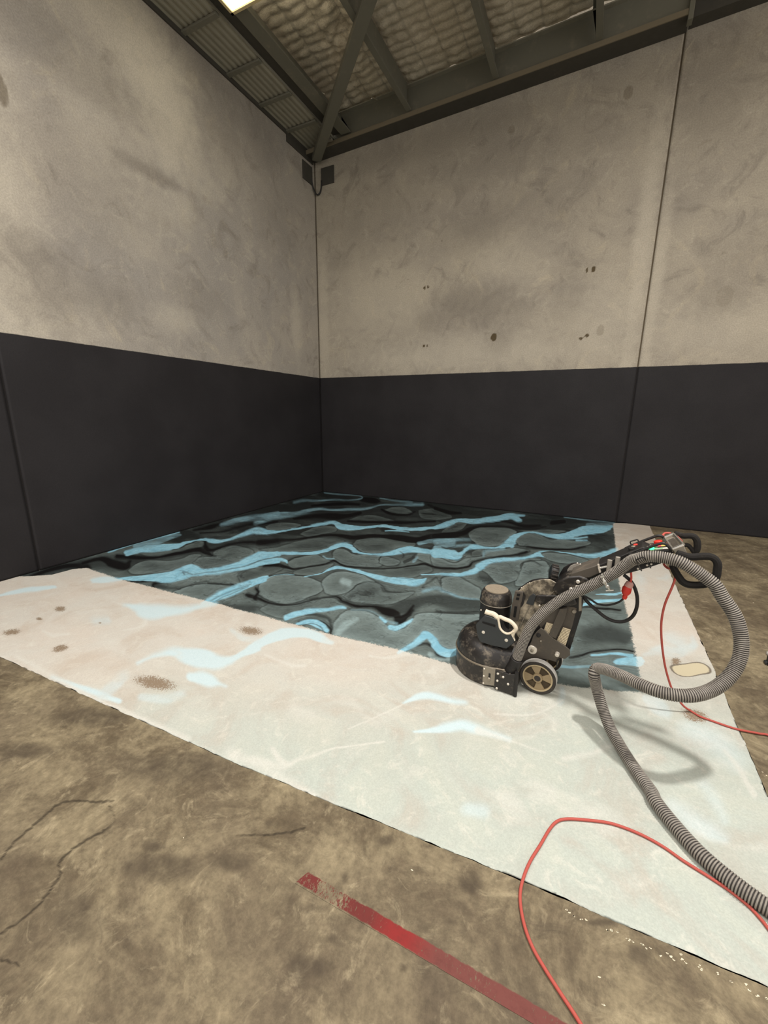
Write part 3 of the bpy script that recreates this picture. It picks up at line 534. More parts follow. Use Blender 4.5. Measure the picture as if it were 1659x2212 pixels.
for si, (t, kind, pts, soft) in enumerate(S):
    if si == NZ: paint_lobes()
    s = TILE[t][2]; p = catmull([(*px(t, a, b), max(h, 1.2)*s) for a, b, h in pts], 5)
    p[:, 2] = np.maximum(p[:, 2], 0.45)
    mg = 60 if kind in 'KB' else 40
    box = np.nonzero((QX > p[:, 0].min()-mg) & (QX < p[:, 0].max()+mg) & (QY > p[:, 1].min()-mg) & (QY < p[:, 1].max()+mg))[0]
    if not len(box): continue
    sd = seg_dist(QX[box], QY[box], p)
    feather = 0.45+3.0*np.clip(fb3[box]-0.4, 0, 0.5)
    if kind in 'BP': sd = sd+np.clip(p[:, 2].max(), 0.5, 5)*(0.5*(fb4[box]-0.5)+0.7*(fb3[box]-0.5))
    a = sstep(-soft*feather, soft*feather, sd)*STR.get(kind, 1.0)
    if kind in 'kKlL': a = np.where(isg[box], 0, a)
    if kind in 'bp': a *= np.clip(0.45+1.3*(fb2[box]-0.3), 0, 1)
    if kind in 'PpWd': a = np.where(ground[box] > -0.03, a, 0)
    if kind in 'KB':
        near_vein[box] = np.minimum(near_vein[box], np.abs(sd)+60*(sd > 0.5))
        halo = np.where(isg[box], 0, np.exp(-np.maximum(-sd, 0)/3.2)*(sd < 0)*(0.5 if kind == 'K' else 0.22))
        if kind == 'K': chD[box] += halo*(0.85-chD[box]); chL[box] *= 1-halo
        else: chL[box] += halo*(0.9-chL[box])*(1-chD[box])
    tb, td, tl = TAR[kind]
    if tb is not None: chB[box] += a*(tb-chB[box])
    if td is not None: chD[box] += a*(td-chD[box])
    if tl is not None: chL[box] += a*(tl-chL[box])
    if kind == 'W': chW[box] += a*(1-chW[box])
# fine drawn-out lines that follow the veins
lines = np.sin(near_vein*1.25+9*fb+5*fb2)
amp = np.exp(-near_vein/9)*(near_vein < 50)*np.where(isg, 0, 1)*np.clip(2.2*(fb2-0.35), 0, 1)
chD += 0.6*amp*np.clip(lines, 0, 1)*(0.95-chD); chL += 0.35*amp*np.clip(-lines, 0, 1)*(0.9-chL)
chB *= 1-0.25*amp*np.clip(lines, 0, 1)
sa = X*0.9+Y*0.435; ta = -X*0.435+Y*0.9
gf = fbm(sa*0.9+0.9*wx, ta*2.3+0.7*wy, 131, 4)+0.10*fb4
fr_l = np.abs((gf*11) % 1-0.5); fil = np.exp(-(fr_l/0.055)**2)*np.clip(2.6*(fb3-0.38), 0, 1)*np.where(isg, 0, 1)
fr_w = np.abs((gf*11+0.13) % 1-0.5); filw = np.exp(-(fr_w/0.07)**2)*np.clip(2.6*(fb3-0.42), 0, 1)*np.where(isg, 0, 1)
chD += 0.55*fil*(0.95-chD); chB *= 1-0.35*fil; chL += 0.45*filw*(0.9-chL)*(1-fil)
gD = np.clip(0.5*(fb2-0.45)+0.6*(fb-0.5), 0, 0.5)
chD = np.where(isg & (chD < 0.6), np.minimum(chD, gD), chD); chW = np.where(isg, np.maximum(chW, np.clip(2.2*(fb2-0.6), 0, 0.6)), chW)
sh = (len(ys), len(xs))
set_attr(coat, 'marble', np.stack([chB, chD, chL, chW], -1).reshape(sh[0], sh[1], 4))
set_attr(coat, 'ground', ground)
worn = np.zeros(X.shape)
for t, x, y, rx_, ry_, ang in (('E', 990, 785, 190, 62, 0.17), ('E', 385, 312, 55, 26, -0.1), ('E', 250, 375, 30, 14, 0), ('E', 75, 460, 85, 28, -0.1), ('E', 385, 565, 75, 32, -0.25), ('E', 1605, 452, 110, 38, 0.12), ('H', 1090, 960, 150, 70, 0.3), ('H', 940, 540, 60, 45, 0.3), ('E', 640, 402, 12, 8, 0)):
    cx_, cy_ = px(t, x, y); s = TILE[t][2]; dx, dy = (PXc-cx_)/s, (PYc-cy_)/s; ca, sa = math.cos(ang), math.sin(ang)
    q = np.hypot((dx*ca+dy*sa)/rx_, (-dx*sa+dy*ca)/ry_)
    worn = np.maximum(worn, (1-sstep(0.1, 1.25, q)))
set_attr(coat, 'worn', worn)
cx_, cy_ = px('H', 1060, 600); s = TILE['H'][2]; dx, dy = (PXc-cx_)/s, (PYc-cy_)/s
q = np.hypot((dx*0.99+dy*0.13)/135, (dy-dx*0.16+18*np.sin(dx/60))/46)+0.25*(fb2-0.5)
set_attr(coat, 'cream', np.clip(1.35-q, 0, 1))
tag(coat, 'marbled black, grey and blue epoxy coating with its edges ground back to pale', 'floor coating')

# ---------------------------------------------------------------- walls
def stamp(X, Y, spots, soft=0.35, seed=2):
    out = np.zeros(X.shape)
    for cx_, cy_, rx_, ry_, s in spots:
        q = np.hypot((X-cx_)/rx_, (Y-cy_)/ry_)+0.35*(fbm(X*14, Y*14, seed, 3)-0.5)*(2*soft+0.4)
        out = np.maximum(out, s*(1-sstep(1-soft, 1+soft, q)))
    return out
def wall_panel(us, vs, mat, side, spots_mark, spots_pale, spots_stain):
    """concrete panel: inner face is a fine sheet, backed by a slab 0.15 m thick"""
    o, U, V = grid_mesh('wall', us, vs, lambda a, b: a*0, mat)
    co = np.empty(len(o.data.vertices)*3); o.data.vertices.foreach_get('co', co); co = co.reshape(-1, 3)
    w = co.copy()
    if side == 'right': w = np.stack([co[:, 0], co[:, 2], co[:, 1]], -1)
    else: w = np.stack([co[:, 2], co[:, 0], co[:, 1]], -1)
    o.data.vertices.foreach_set('co', w.ravel())
    set_attr(o, 'mark', stamp(U, V, spots_mark, 0.25)); set_attr(o, 'pale', stamp(U, V, spots_pale, 0.7, 4)); set_attr(o, 'stain', stamp(U, V, spots_stain, 0.7, 6))
    m = o.modifiers.new('thickness', 'SOLIDIFY'); m.thickness = 0.15; m.offset = -1
    o.data.update(); return o
marks = [(3.19, 2.668, .045, .06, 1), (2.045, 3.475, .022, .025, .9), (2.10, 3.48, .022, .025, .8), (4.38, 3.43, .02, .03, .9), (4.46, 3.435, .03, .04, .9), (4.40, 2.57, .03, .025, .8), (4.47, 2.60, .03, .03, .8),
         (2.06, 2.607, .02, .02, .8), (2.12, 2.607, .02, .02, .8), (1.833, 2.66, .035, .05, .35), (4.633, 2.655, .06, .08, .4), (4.621, 5.358, .06, .085, .45), (3.243, 5.309, .06, .06, .4), (0.507, 2.66, .04, .06, .25), (1.89, 5.33, .06, .05, .25),
         (1.55, 3.55, .025, .02, .4), (1.1, 4.35, .02, .03, .3), (2.0, 4.4, .02, .025, .4), (4.35, 4.5, .06, .06, .3), (1.75, 3.63, .02, .02, .5), (2.3, 4.1, .02, .03, .4)]
pales_r = [(2.8, 2.45, 1.8, .25, .55), (4.5, 2.75, .6, .5, .5), (5.0, 3.4, .10, 1.4, .7), (3.4, 3.6, .5, .5, .35), (0.12, 3.2, .10, 1.0, .5), (1.2, 3.3, .9, .5, .3)]
stains_r = [(2.9, 3.15, .7, .28, .7), (2.9, 4.2, .6, .3, .55), (3.7, 4.3, .6, .5, .35), (1.0, 4.6, .9, .5, .35), (3.2, 5.0, 1.4, .3, .35), (2.2, 3.0, .3, .15, .45), (0.45, 4.1, .25, .15, .45), (3.25, 2.6, .2, .2, .4), (2.1, 5.4, 1.5, .2, .35), (4.2, 3.1, .25, .5, .35)]
step = 0.022
wr = wall_panel(np.linspace(0.006, 5.128, 234), np.arange(0, 6.4, step), MAT_WALL_R, 'right', marks, pales_r, stains_r); wr.name = 'wall_right'; structure(wr)
wr2 = wall_panel(np.concatenate([np.arange(5.146, 6.9, step), [9, 12.5]]), np.arange(0, 6.4, step), MAT_WALL_R, 'right', [(5.95, 2.95, .10, .13, .35), (6.4, 3.1, .04, .06, .4)], [(5.2, 3.0, .08, 1.2, .6), (5.9, 2.6, .8, .3, .4)], [(5.9, 2.95, .3, .25, .4), (6.2, 3.3, .5, .3, .3), (5.5, 5.1, .4, .4, .4)]); wr2.name = 'wall_right.001'; structure(wr2)
def LW(x, y): p = at_x(*px('P', x, y)); return p[1], p[2]
lp = [(350, 200, .5, .7, .8), (360, 290, .25, .5, .7), (330, 420, .5, .4, .4), (430, 370, .3, .3, .5), (380, 450, .3, .25, .5), (20, 480, .25, 1.2, .8), (0, 640, .35, .6, .7), (280, 60, .8, .3, .4), (380, 690, .3, .15, .5), (130, 660, .5, .3, .4), (200, 260, .25, .8, .35), (640, 700, .12, .5, .5), (470, 360, .25, .2, .5), (300, 520, .3, .2, .4)]
ls = [(60, 50, .8, .25, .5), (60, 560, .45, .3, .75), (90, 600, .4, .4, .7), (210, 640, .4, .25, .6), (140, 130, .9, .2, .5), (320, 370, .35, .08, .8), (470, 240, .5, .6, .5), (560, 300, .4, .5, .45), (420, 120, .5, .3, .6), (430, 640, .4, .2, .35), (600, 470, .5, .5, .3), (150, 400, .9, .5, .35)]
conv = lambda L: [(*LW(a, b), c, d, e) for a, b, c, d, e in L]
lm = [(*LW(2, 192), .05, .13, .55), (*LW(140, 687), .03, .02, .3), (*LW(52, 683), .02, .02, .3)]
wl = wall_panel(np.linspace(-4.815, -0.006, 220), np.arange(0, 6.4, step), MAT_WALL_L, 'left', lm, conv(lp), conv(ls)); wl.name = 'wall_left'; structure(wl)
wl2 = wall_panel(np.concatenate([[-14, -10], np.linspace(-7.5, -4.83, 122)]), np.arange(0, 6.4, step), MAT_WALL_L, 'left', [], [(-5.0, 2.6, .15, .6, .8), (-5.0, 4.0, .15, .9, .6)], []); wl2.name = 'wall_left.001'; structure(wl2)
# recessed sealant in the vertical joints, split at the height of the dark paint
N = Nodes('joint_filler'); wp = world_pos(N); z = N.node('ShaderNodeSeparateXYZ'); N.link(wp, z.inputs[0])
MAT_JOINT = N.out(N.mix(N.ramp(z.outputs[2], 2.155, 2.165), lin(40, 37, 36), lin(96, 86, 70)), 0.8, 0, 0.2)
structure(MB().box((5.137, 0.045, 3.2), (0.03, 0.06, 6.4)).build('trim_1', MAT_JOINT))
structure(MB().box((-0.045, -4.8225, 3.2), (0.06, 0.03, 6.4)).build('trim_2', MAT_JOINT))
structure(MB().box((-0.022, 0.022, 3.2), (0.05, 0.05, 6.4)).build('trim_3', MAT_JOINT))

# ---------------------------------------------------------------- roof
def roof_z(x): return 6.03+0.042*np.asarray(x)
ixs = np.arange(0.56, 6.2, 0.02); iys = np.arange(-2.5, -0.2, 0.02)
def foil(x, y):
    a = fbm(x*3, y*3, 51)-0.5
    pil = np.abs(np.sin((y+0.06*a)*math.pi/0.125))**0.7; lon = np.abs(np.sin((x+0.05*a)*math.pi/0.30))**0.16
    torn = np.exp(-(((x-1.35)/0.35)**2+((y+1.3)/0.5)**2))
    return roof_z(x)-0.030*pil*lon-0.05*(fbm(x*9, y*9, 61)-0.5)-0.16*torn*(fbm(x*10, y*14, 71)-0.35)
ins, X, Y = grid_mesh('ceiling', ixs, iys, foil, MAT_FOIL); structure(ins); ins.data.flip_normals()
a = fbm(X*3, Y*3, 51)-0.5
set_attr(ins, 'wire', np.maximum(np.exp(-(np.sin((X+0.05*a)*math.pi/0.30)/0.13)**2), 0.8*np.exp(-(np.sin((Y+0.06*a)*math.pi/0.125)/0.25)**2)))
ins.data.polygons.foreach_set('use_smooth', [True]*len(ins.data.polygons))
# the rest of the roof, away from the photographed corner
o, X, Y = grid_mesh('ceiling', np.array([0.9, 2, 4, 6, 9, 12.5]), np.array([-14, -11, -8, -5.5, -3.35]), lambda x, y: roof_z(x), MAT_FOIL); structure(o); o.data.flip_normals()
o, X, Y = grid_mesh('ceiling', np.array([6.18, 9, 12.5]), np.array([-2.5, -1.2, -0.2]), lambda x, y: roof_z(x), MAT_FOIL); structure(o); o.data.flip_normals()
sky = MB().box((1.25, -2.98, 5.70), (1.06, 0.94, 0.012)).build('window_1', MAT_SKY); structure(sky)
MB().box((1.25, -2.495, 5.697), (1.12, 0.03, 0.035)).box((0.705, -2.98, 5.697), (0.03, 1.0, 0.035)).build('window_frame', MAT_SKYF, sky)
o, X, Y = grid_mesh('ceiling', np.array([0.56, 2, 4, 6, 9, 12.5]), np.array([-3.45, -2.45]), lambda x, y: roof_z(x)+0.02, MAT_FOIL); structure(o); o.data.flip_normals()
# soffit: ribbed sheet along the left wall
prof = []; w = 0.55; nr = 7; n = 56
top = [(0.0+w*i/n, 5.712-0.013*(0.5+0.5*math.tanh(2.5*math.sin(2*math.pi*nr*i/n)))) for i in range(n+1)]
m = MB(); m.prism(top+[(w, 5.74), (0, 5.74)], -14, -0.02)
structure(m.build('ceiling', MAT_SHEET, None, 0, 25))
for y in (-0.73, -1.32, -1.90, -2.56, -3.2, -3.85, -4.5):
    tag(MB().box((0.275, y, 5.685), (0.56, 0.06, 0.022)).build('soffit_strap', MAT_STEEL, None, 0.004), 'flat grey steel strap crossing the ribbed soffit by the left wall', 'strap', 'soffit straps along the left wall')
structure(MB().box((0.012, -7.0, 5.675), (0.022, 13.9, 0.05)).build('trim_4', MAT_STEEL_D))
# eave purlin next to the soffit
def zbeam(name, x, y0, y1, z0, depth, flange, mat, lean=1):
    t = 0.012
    p = [(x, z0), (x+flange*lean, z0), (x+flange*lean, z0+0.02), (x+flange*lean-t*lean, z0+0.02), (x+flange*lean-t*lean, z0+t), (x+t*lean, z0+t), (x+t*lean, z0+depth-t), (x+t*lean-flange*lean, z0+depth-t), (x+t*lean-flange*lean, z0+depth), (x, z0+depth)]
    return MB().prism(p, y0, y1).build(name, mat, None, 0.003)
tag(zbeam('eave_purlin', 0.69, -9, -0.26, 5.715, 0.26, 0.17, MAT_STEEL), 'steel eave purlin beside the ribbed soffit above the left wall', 'beam')
structure(MB().box((0.60, -7, 5.80), (0.12, 13.5, 0.10)).build('trim_5', MAT_STEEL_D))
# purlins square to the right wall
for x, lab in ((1.82, 'steel roof purlin nearest the corner, crossed by the diagonal brace'), (3.045, 'steel roof purlin in the middle above the right wall'), (4.24, 'steel roof purlin nearest the panel joint in the right wall')):
    z0 = 5.655+0.033*x
    tag(zbeam('roof_purlin', x-0.03, -7.5, -0.27, z0+0.02, 0.34, 0.075, MAT_STEEL, 1), lab, 'beam', 'roof purlins')
# edge beam along the right wall
p = lambda x: 5.61+0.034*x
m = MB(); XA, XB = 0.0, 5.14
def slab(y0, y1, za, zb, xa=XA, xb=XB):
    vs = [(xa, y0, p(xa)+za), (xb, y0, p(xb)+za), (xb, y1, p(xb)+za), (xa, y1, p(xa)+za), (xa, y0, p(xa)+zb), (xb, y0, p(xb)+zb), (xb, y1, p(xb)+zb), (xa, y1, p(xa)+zb)]
    return vs, [(0, 1, 2, 3), (4, 7, 6, 5), (0, 4, 5, 1), (1, 5, 6, 2), (2, 6, 7, 3), (3, 7, 4, 0)]
beam = thing('edge_beam', 'long grey steel edge beam running along the top of the right wall', 'beam', (0, 0, 0))
MB().add(*slab(-0.25, -0.001, 0, 0.02)).build('bottom_flange', MAT_STEEL_D, beam)  # shadow on the underside put into a darker steel colour
MB().add(*slab(-0.262, -0.25, 0.0, 0.055)).build('lip', dusty('lit_steel', lin(122, 112, 92), lin(90, 84, 70), 0.4, 0.6, 0, 5), beam)  # light catching the lip is put into a lighter steel colour
MB().add(*slab(-0.215, -0.205, 0.02, 0.40)).build('web', MAT_STEEL, beam)
MB().add(*slab(-0.275, -0.2, 0.37, 0.385)).build('top_flange', MAT_SHEET, beam)
p2 = p
m = MB().add(*slab(-0.16, -0.001, 0.02, 0.50, 5.16, 12.4)).build('edge_beam', MAT_STEEL_D); tag(m, 'dark steel edge beam past the joint at the right end of the right wall', 'beam')
tag(MB().box((5.145, -0.22, 5.98), (0.05, 0.1, 0.5)).build('beam_end_post', MAT_STEEL, None, 0.004), 'short steel end post over the vertical joint in the right wall', 'post')
tag(MB().cyl((5.34, -0.22, 6.02), (5.34, -0.22, 5.93), 0.07, 20).build('rust_cap', dusty('rust_brown', lin(66, 48, 36), lin(90, 72, 54), 0.4, 0.8), None, 0.01), 'rusty brown round cap under the roof right of the joint', 'cap')
# diagonal brace from the corner
a0 = np.array([0.13, -0.13, 5.58]); b0 = np.array([3.3, -3.1, 5.82]); d = b0-a0; L = np.linalg.norm(d); d /= L
s_ = np.cross(d, (0, 0, 1)); s_ /= np.linalg.norm(s_); up = np.cross(s_, d)
tag(MB().box((a0+b0)/2, (L, 0.15, 0.07), np.stack([d, s_, up], 1)).build('roof_brace', MAT_STEEL, None, 0.008), 'diagonal steel roof brace rising from the corner across the first purlin', 'beam')
tag(MB().box((0.012, -0.40, 5.62), (0.02, 0.68, 0.13)).build('wall_cleat', MAT_STEEL_D, None, 0.003), 'long dark steel cleat on the left wall under the soffit', 'bracket')
for nm, c, sz, lab in (('wall_plate', (0.010, -0.22, 5.375), (0.018, 0.26, 0.26), 'square dark plate on the left wall just below the corner brace'), ('wall_plate', (0.265, -0.010, 5.375), (0.25, 0.018, 0.25), 'square dark plate on the right wall just below the corner brace')):
    tag(MB().box(c, sz).build(nm, MAT_STEEL_D, None, 0.003), lab, 'plate')
loop = catmull([(0.022, -0.13, 5.32), (0.025, -0.09, 5.22), (0.045, -0.05, 5.14), (0.08, -0.03, 5.125), (0.12, -0.022, 5.16), (0.145, -0.022, 5.24), (0.15, -0.022, 5.32)], 6)
tag(MB().tube(loop, 0.012, 8).build('looped_cable', dusty('black_cable', lin(30, 27, 24), lin(60, 54, 46), 0.3)), 'short dark cable looping across the corner between two square plates', 'cable')
tag(MB().box((0.52, -0.33, 5.66), (0.10, 0.05, 0.03)).build('loose_bracket', dusty('pale_metal', lin(150, 144, 130), lin(110, 104, 92), 0.4, 0.5, 0.5), None, 0.004), 'small pale bracket on the edge beam beside the corner brace', 'bracket')
WIRE = dusty('bright_wire', lin(190, 182, 160), lin(150, 140, 120), 0.3, 0.4, 0.5)
for q, lab in (([(668, 190), (690, 198), (701, 203)], 'short bright loose wire end to the left of the diagonal brace'), ([(764, 187), (790, 203), (815, 215)], 'long bright loose wire end to the right of the diagonal brace')):
    tag(MB().tube(catmull([at_floor(x, y, 6.02) for x, y in q], 4), 0.007, 6).build('loose_wire', WIRE), lab, 'wire')

# ---------------------------------------------------------------- red painted line on the concrete
N = Nodes('worn_red_line'); wp = world_pos(N); col, mid, fine = concrete_floor_color(N, wp)
sx = N.node('ShaderNodeSeparateXYZ'); N.link(wp, sx.inputs[0])
n = N.noise(N.mapping(wp, (2.2, 0.9, 1), (0, 0, 0.7)), 75, 6, 0.8)
worn_x = N.math('ADD', N.ramp(sx.outputs[0], 3.985, 4.01, 0.025, 0.135), N.ramp(sx.outputs[0], 4.07, 4.16, 0.0, -0.15))
thr = N.math('ADD', N.math('ADD', N.math('SUBTRACT', n, 0.60), N.math('MULTIPLY', N.math('SUBTRACT', N.noise(wp, 9, 4), 0.5), 0.25)), worn_x)
edge_n = N.math('SUBTRACT', N.math('ABSOLUTE', N.math('ADD', sx.outputs[1], 5.907)), N.math('MULTIPLY', N.noise(wp, 50, 3), 0.010))
gone = N.math('MAXIMUM', N.ramp(thr, -0.02, 0.03), N.ramp(edge_n, 0.013, 0.018))
red = N.mix(N.ramp(sx.outputs[0], 4.18, 4.27), lin(104, 44, 40), lin(132, 40, 38)); red = N.mix(N.ramp(sx.outputs[0], 4.30, 4.42), red, lin(110, 62, 56))
red = N.mix(N.ramp(N.noise(wp, 40, 4, 0.7), 0.4, 0.8, 0, 0.4), red, lin(84, 42, 37))
MAT_RED = N.out(N.mix(gone, red, col), 0.7, 0, 0.25)
m = MB(); m.prism([(3.925, -5.933), (5.6, -5.915), (5.6, -5.875), (3.945, -5.885)], 0.0005, 0.0014, axis=2)
tag(m.build('painted_floor_line', MAT_RED), 'worn red painted line on the brown concrete in front of the coating', 'floor marking')

# ---------------------------------------------------------------- loose chips of coating
mc = MB()
for t, pts in (('K', [(90, 895), (110, 910), (150, 935), (200, 968), (238, 968), (405, 1055), (440, 1050), (480, 1065), (555, 1110), (580, 1130), (605, 1140), (680, 1160), (710, 1185), (740, 1190), (820, 1245), (875, 1235), (905, 1250), (920, 1280), (985, 1240), (985, 1275), (1010, 1300), (1120, 1330), (1135, 1355), (1265, 1390), (1375, 1455), (1490, 1470), (1520, 1520), (1575, 1565), (1640, 1580), (375, 1630), (345, 1410)]),
               ('H', [(1130, 385), (1150, 400), (1160, 425), (1175, 440), (1190, 475), (1545, 88), (1620, 1405), (1645, 1430)]), ('P', [(392, 1806), (497, 1633), (890, 1873)])):
    for x, y in pts:
        for k in range(2 if t == 'K' else 1):
            c = at_floor(*px(t, x+random.uniform(-8, 8), y+random.uniform(-8, 8))); r = random.uniform(0.0016, 0.0036); a = random.uniform(0, 3)
            vs = [(r*random.uniform(.7, 1.6)*math.cos(a+i*1.26), r*random.uniform(.4, .9)*math.sin(a+i*1.26)) for i in range(5)]
            mc.prism([(c[0]+u, c[1]+v) for u, v in vs], 0.0004, 0.002, axis=2)
o = mc.build('coating_chips', dusty('cream_chips', lin(226, 214, 186), lin(190, 176, 150), 0.3, 0.8), None, 0, 0); tag(o, 'scattered cream chips of coating along the coating edges on the concrete', 'debris'); o['kind'] = 'stuff'

# ---------------------------------------------------------------- floor grinder
ANG = math.radians(-4.0); GU = np.array([math.cos(ANG), math.sin(ANG), 0]); GV = np.array([-math.sin(ANG), math.cos(ANG), 0]); GO = np.array([4.545, -4.581, 0.003])
def L(t, x, y, v):
    """point of the machine (along, across, up) seen at a measured spot, at a given distance across the machine"""
    d = ray(*px(t, x, y)); k = ((GO+GV*v-CAM) @ GV)/(d @ GV); p = CAM+d*k-GO; return (p @ GU, v, p[2])
def LZ(t, pts, v): return [(q[0], q[2]) for q in (L(t, x, y, v) for x, y in pts)]
def to_world(p): p = np.asarray(p, float); return GO+p[..., :1]*GU+p[..., 1:2]*GV+p[..., 2:3]*np.array([0, 0, 1.])

BLACK = dusty('dusty_black_paint', lin(34, 31, 29), lin(150, 138, 120), 0.66, 0.42, 0.0, 16, 0.5)
BLACK2 = dusty('black_paint', lin(30, 28, 27), lin(84, 76, 66), 0.4, 0.5, 0.0, 18, 0.4)
GREYP = dusty('dusty_grey_plate', lin(84, 78, 70), lin(124, 112, 96), 0.55, 0.6, 0.1, 14, 0.35)
SLATE = dusty('slate_plate', lin(50, 53, 54), lin(86, 82, 74), 0.35, 0.5, 0.0, 18, 0.4)
BARE = dusty('bare_metal', lin(150, 142, 128), lin(104, 94, 80), 0.5, 0.45, 0.5, 20, 0.5)
CHROME = dusty('chrome', lin(205, 202, 194), lin(140, 134, 122), 0.25, 0.25, 0.9, 12, 0.5)
BOLT = dusty('zinc_bolt', lin(220, 212, 198), lin(160, 150, 134), 0.3, 0.35, 0.4, 30, 0.5)
RUBBER = dusty('rubber', lin(58, 54, 50), lin(110, 102, 90), 0.5, 0.75, 0.0, 22, 0.25)
TREAD = dusty('worn_tread', lin(196, 193, 186), lin(150, 143, 133), 0.5, 0.8, 0.0, 22, 0.2)
RIMP = dusty('wheel_rim', lin(150, 132, 102), lin(112, 98, 76), 0.5, 0.6, 0.0, 22, 0.3)
RIMD = dusty('wheel_recess', lin(72, 62, 48), lin(104, 92, 72), 0.5, 0.8, 0.0, 22, 0.2)
FIN = dusty('heatsink', lin(222, 207, 176), lin(140, 126, 104), 0.4, 0.5, 0.1, 22, 0.4)
FOAM = dusty('foam_grip', lin(38, 36, 34), lin(92, 86, 76), 0.35, 0.85, 0.0, 14, 0.2)
CANVAS = dusty('cream_strap', lin(222, 210, 188), lin(168, 152, 128), 0.45, 0.9, 0.0, 30, 0.1)
REDP = dusty('red_plastic', lin(206, 52, 40), lin(150, 60, 48), 0.25, 0.4, 0.0, 25, 0.5)
PINK = dusty('red_label', lin(226, 84, 88), lin(200, 110, 110), 0.2, 0.5, 0.0, 25)
WHITEP = dusty('white_label', lin(214, 208, 196), lin(150, 142, 130), 0.3, 0.5, 0.0, 25)
YELL = dusty('yellow_label', lin(214, 186, 96), lin(150, 130, 80), 0.3, 0.5, 0.0, 25)
GREYPL = dusty('grey_plastic', lin(150, 144, 134), lin(110, 104, 94), 0.4, 0.6, 0.0, 20)
N = Nodes('green_lamp'); LED = N.out(lin(40, 210, 90), 0.3, 0, 0.4, (0.05, 1.0, 0.25), 3.0)
N = Nodes('smoked_cover'); c = N.coords(); n = N.noise(c, 14, 5, 0.7)
SMOKED = N.out(N.mix(N.ramp(n, 0.38, 0.66), lin(74, 68, 59), lin(176, 164, 142)), 0.3, 0, 0.5)

G = thing('floor_grinder', 'dusty black walk-behind floor grinder standing on the ground strip beside the marbled coating', 'floor grinder', tuple(GO), ANG)
def bolts(parent, pts, r=0.007, t=0.007, mat=BOLT, name='bolt'):
    for u, v, z in pts:
        MB().lathe([(r, 0), (r, -t*0.6), (r*0.7, -t)], (u, v, z), 'y', 10).build(name, mat, parent)
HC = (-0.308, 0.137)
# skirt with a flat rear flank
def dshape(r, n=44):
    pts = []
    for k in range(n+1):
        a = math.radians(-62 - (360-140)*k/n + 0)  # sweep round the front
        pts.append((HC[0]+r*math.cos(a), HC[1]+r*math.sin(a)))
    return pts
def skirt_outline(r):
    a0, a1 = math.radians(-75), math.radians(-285); n = 48
    arc = [(HC[0]+r*math.cos(a0+(a1-a0)*k/n), HC[1]+r*math.sin(a0+(a1-a0)*k/n)) for k in range(n+1)]
    k = r/0.213
    return arc+[(-0.13, HC[1]+0.17*k), (-0.118, HC[1]+0.165*k), (-0.118, HC[1]-0.165*k), (-0.13, HC[1]-0.18*k)]
skirt = MB().prism(skirt_outline(0.213), 0.004, 0.118, axis=2).build('skirt', BLACK, G, 0.004)
lip = [(x, y, 0.122) for x, y in skirt_outline(0.214)]
MB().tube(lip, 0.0055, 8, closed=True).build('flange_rim', dusty('worn_rim', lin(128, 118, 102), lin(70, 64, 56), 0.5, 0.4, 0.4, 30), G)
def scaled(r): return skirt_outline(r)
m = MB(); rings = [(0.212, 0.126), (0.210, 0.150), (0.203, 0.176), (0.188, 0.203), (0.165, 0.226), (0.135, 0.238), (0.10, 0.242)]
vs = []; nn = None
for r, z in rings:
    o = skirt_outline(r)
    o = [(min(x, -0.125-0.25*max(0, z-0.17)), y) for x, y in o]
    nn = len(o); vs += [(x, y, z) for x, y in o]
fs = [(i*nn+k, i*nn+(k+1) % nn, (i+1)*nn+(k+1) % nn, (i+1)*nn+k) for i in range(len(rings)-1) for k in range(nn)]+[tuple((len(rings)-1)*nn+k for k in range(nn)), tuple(range(nn-1, -1, -1))]
m.add(vs, fs); m.build('head_cover', BLACK, G, 0, 50)
# flat brackets bolted on the near flank
fv = HC[1]-0.213-0.003
q = LZ('z4', [(465, 652), (612, 688), (614, 890), (456, 872)], fv)
br = MB().prism(q, fv-0.004, fv+0.006).build('skirt_bracket', BARE, G, 0.001)
uc = (q[0][0]+q[1][0])/2
MB().box((uc+0.005, fv-0.005, 0.078), (0.010, 0.004, 0.030)).build('slot', BLACK2, br)
bolts(br, [(uc+0.004, fv-0.004, 0.060)], 0.010, 0.010, BARE)
bolts(br, [(q[0][0]+0.008, fv-0.004, 0.112), (q[0][0]+0.008, fv-0.004, 0.066), (q[0][0]+0.008, fv-0.004, 0.020)], 0.005, 0.004)
q2 = [(q[1][0], 0.126), (-0.150, 0.126), (-0.118, 0.138), (-0.118, 0.006), (q[1][0], 0.010)]
bp = MB().prism(q2, fv-0.006, fv+0.007).build('side_plate', BLACK, G, 0.002)
u0 = q[1][0]
bolts(bp, [(u0+0.016, fv-0.006, 0.110), (u0+0.016, fv-0.006, 0.066), (u0+0.016, fv-0.006, 0.018), (u0+0.046, fv-0.006, 0.100), (u0+0.075, fv-0.006, 0.066)], 0.0065, 0.006)
MB().cyl((-0.114, fv, 0.004), (-0.114, fv, 0.150), 0.011, 14).build('corner_post', BLACK2, G)
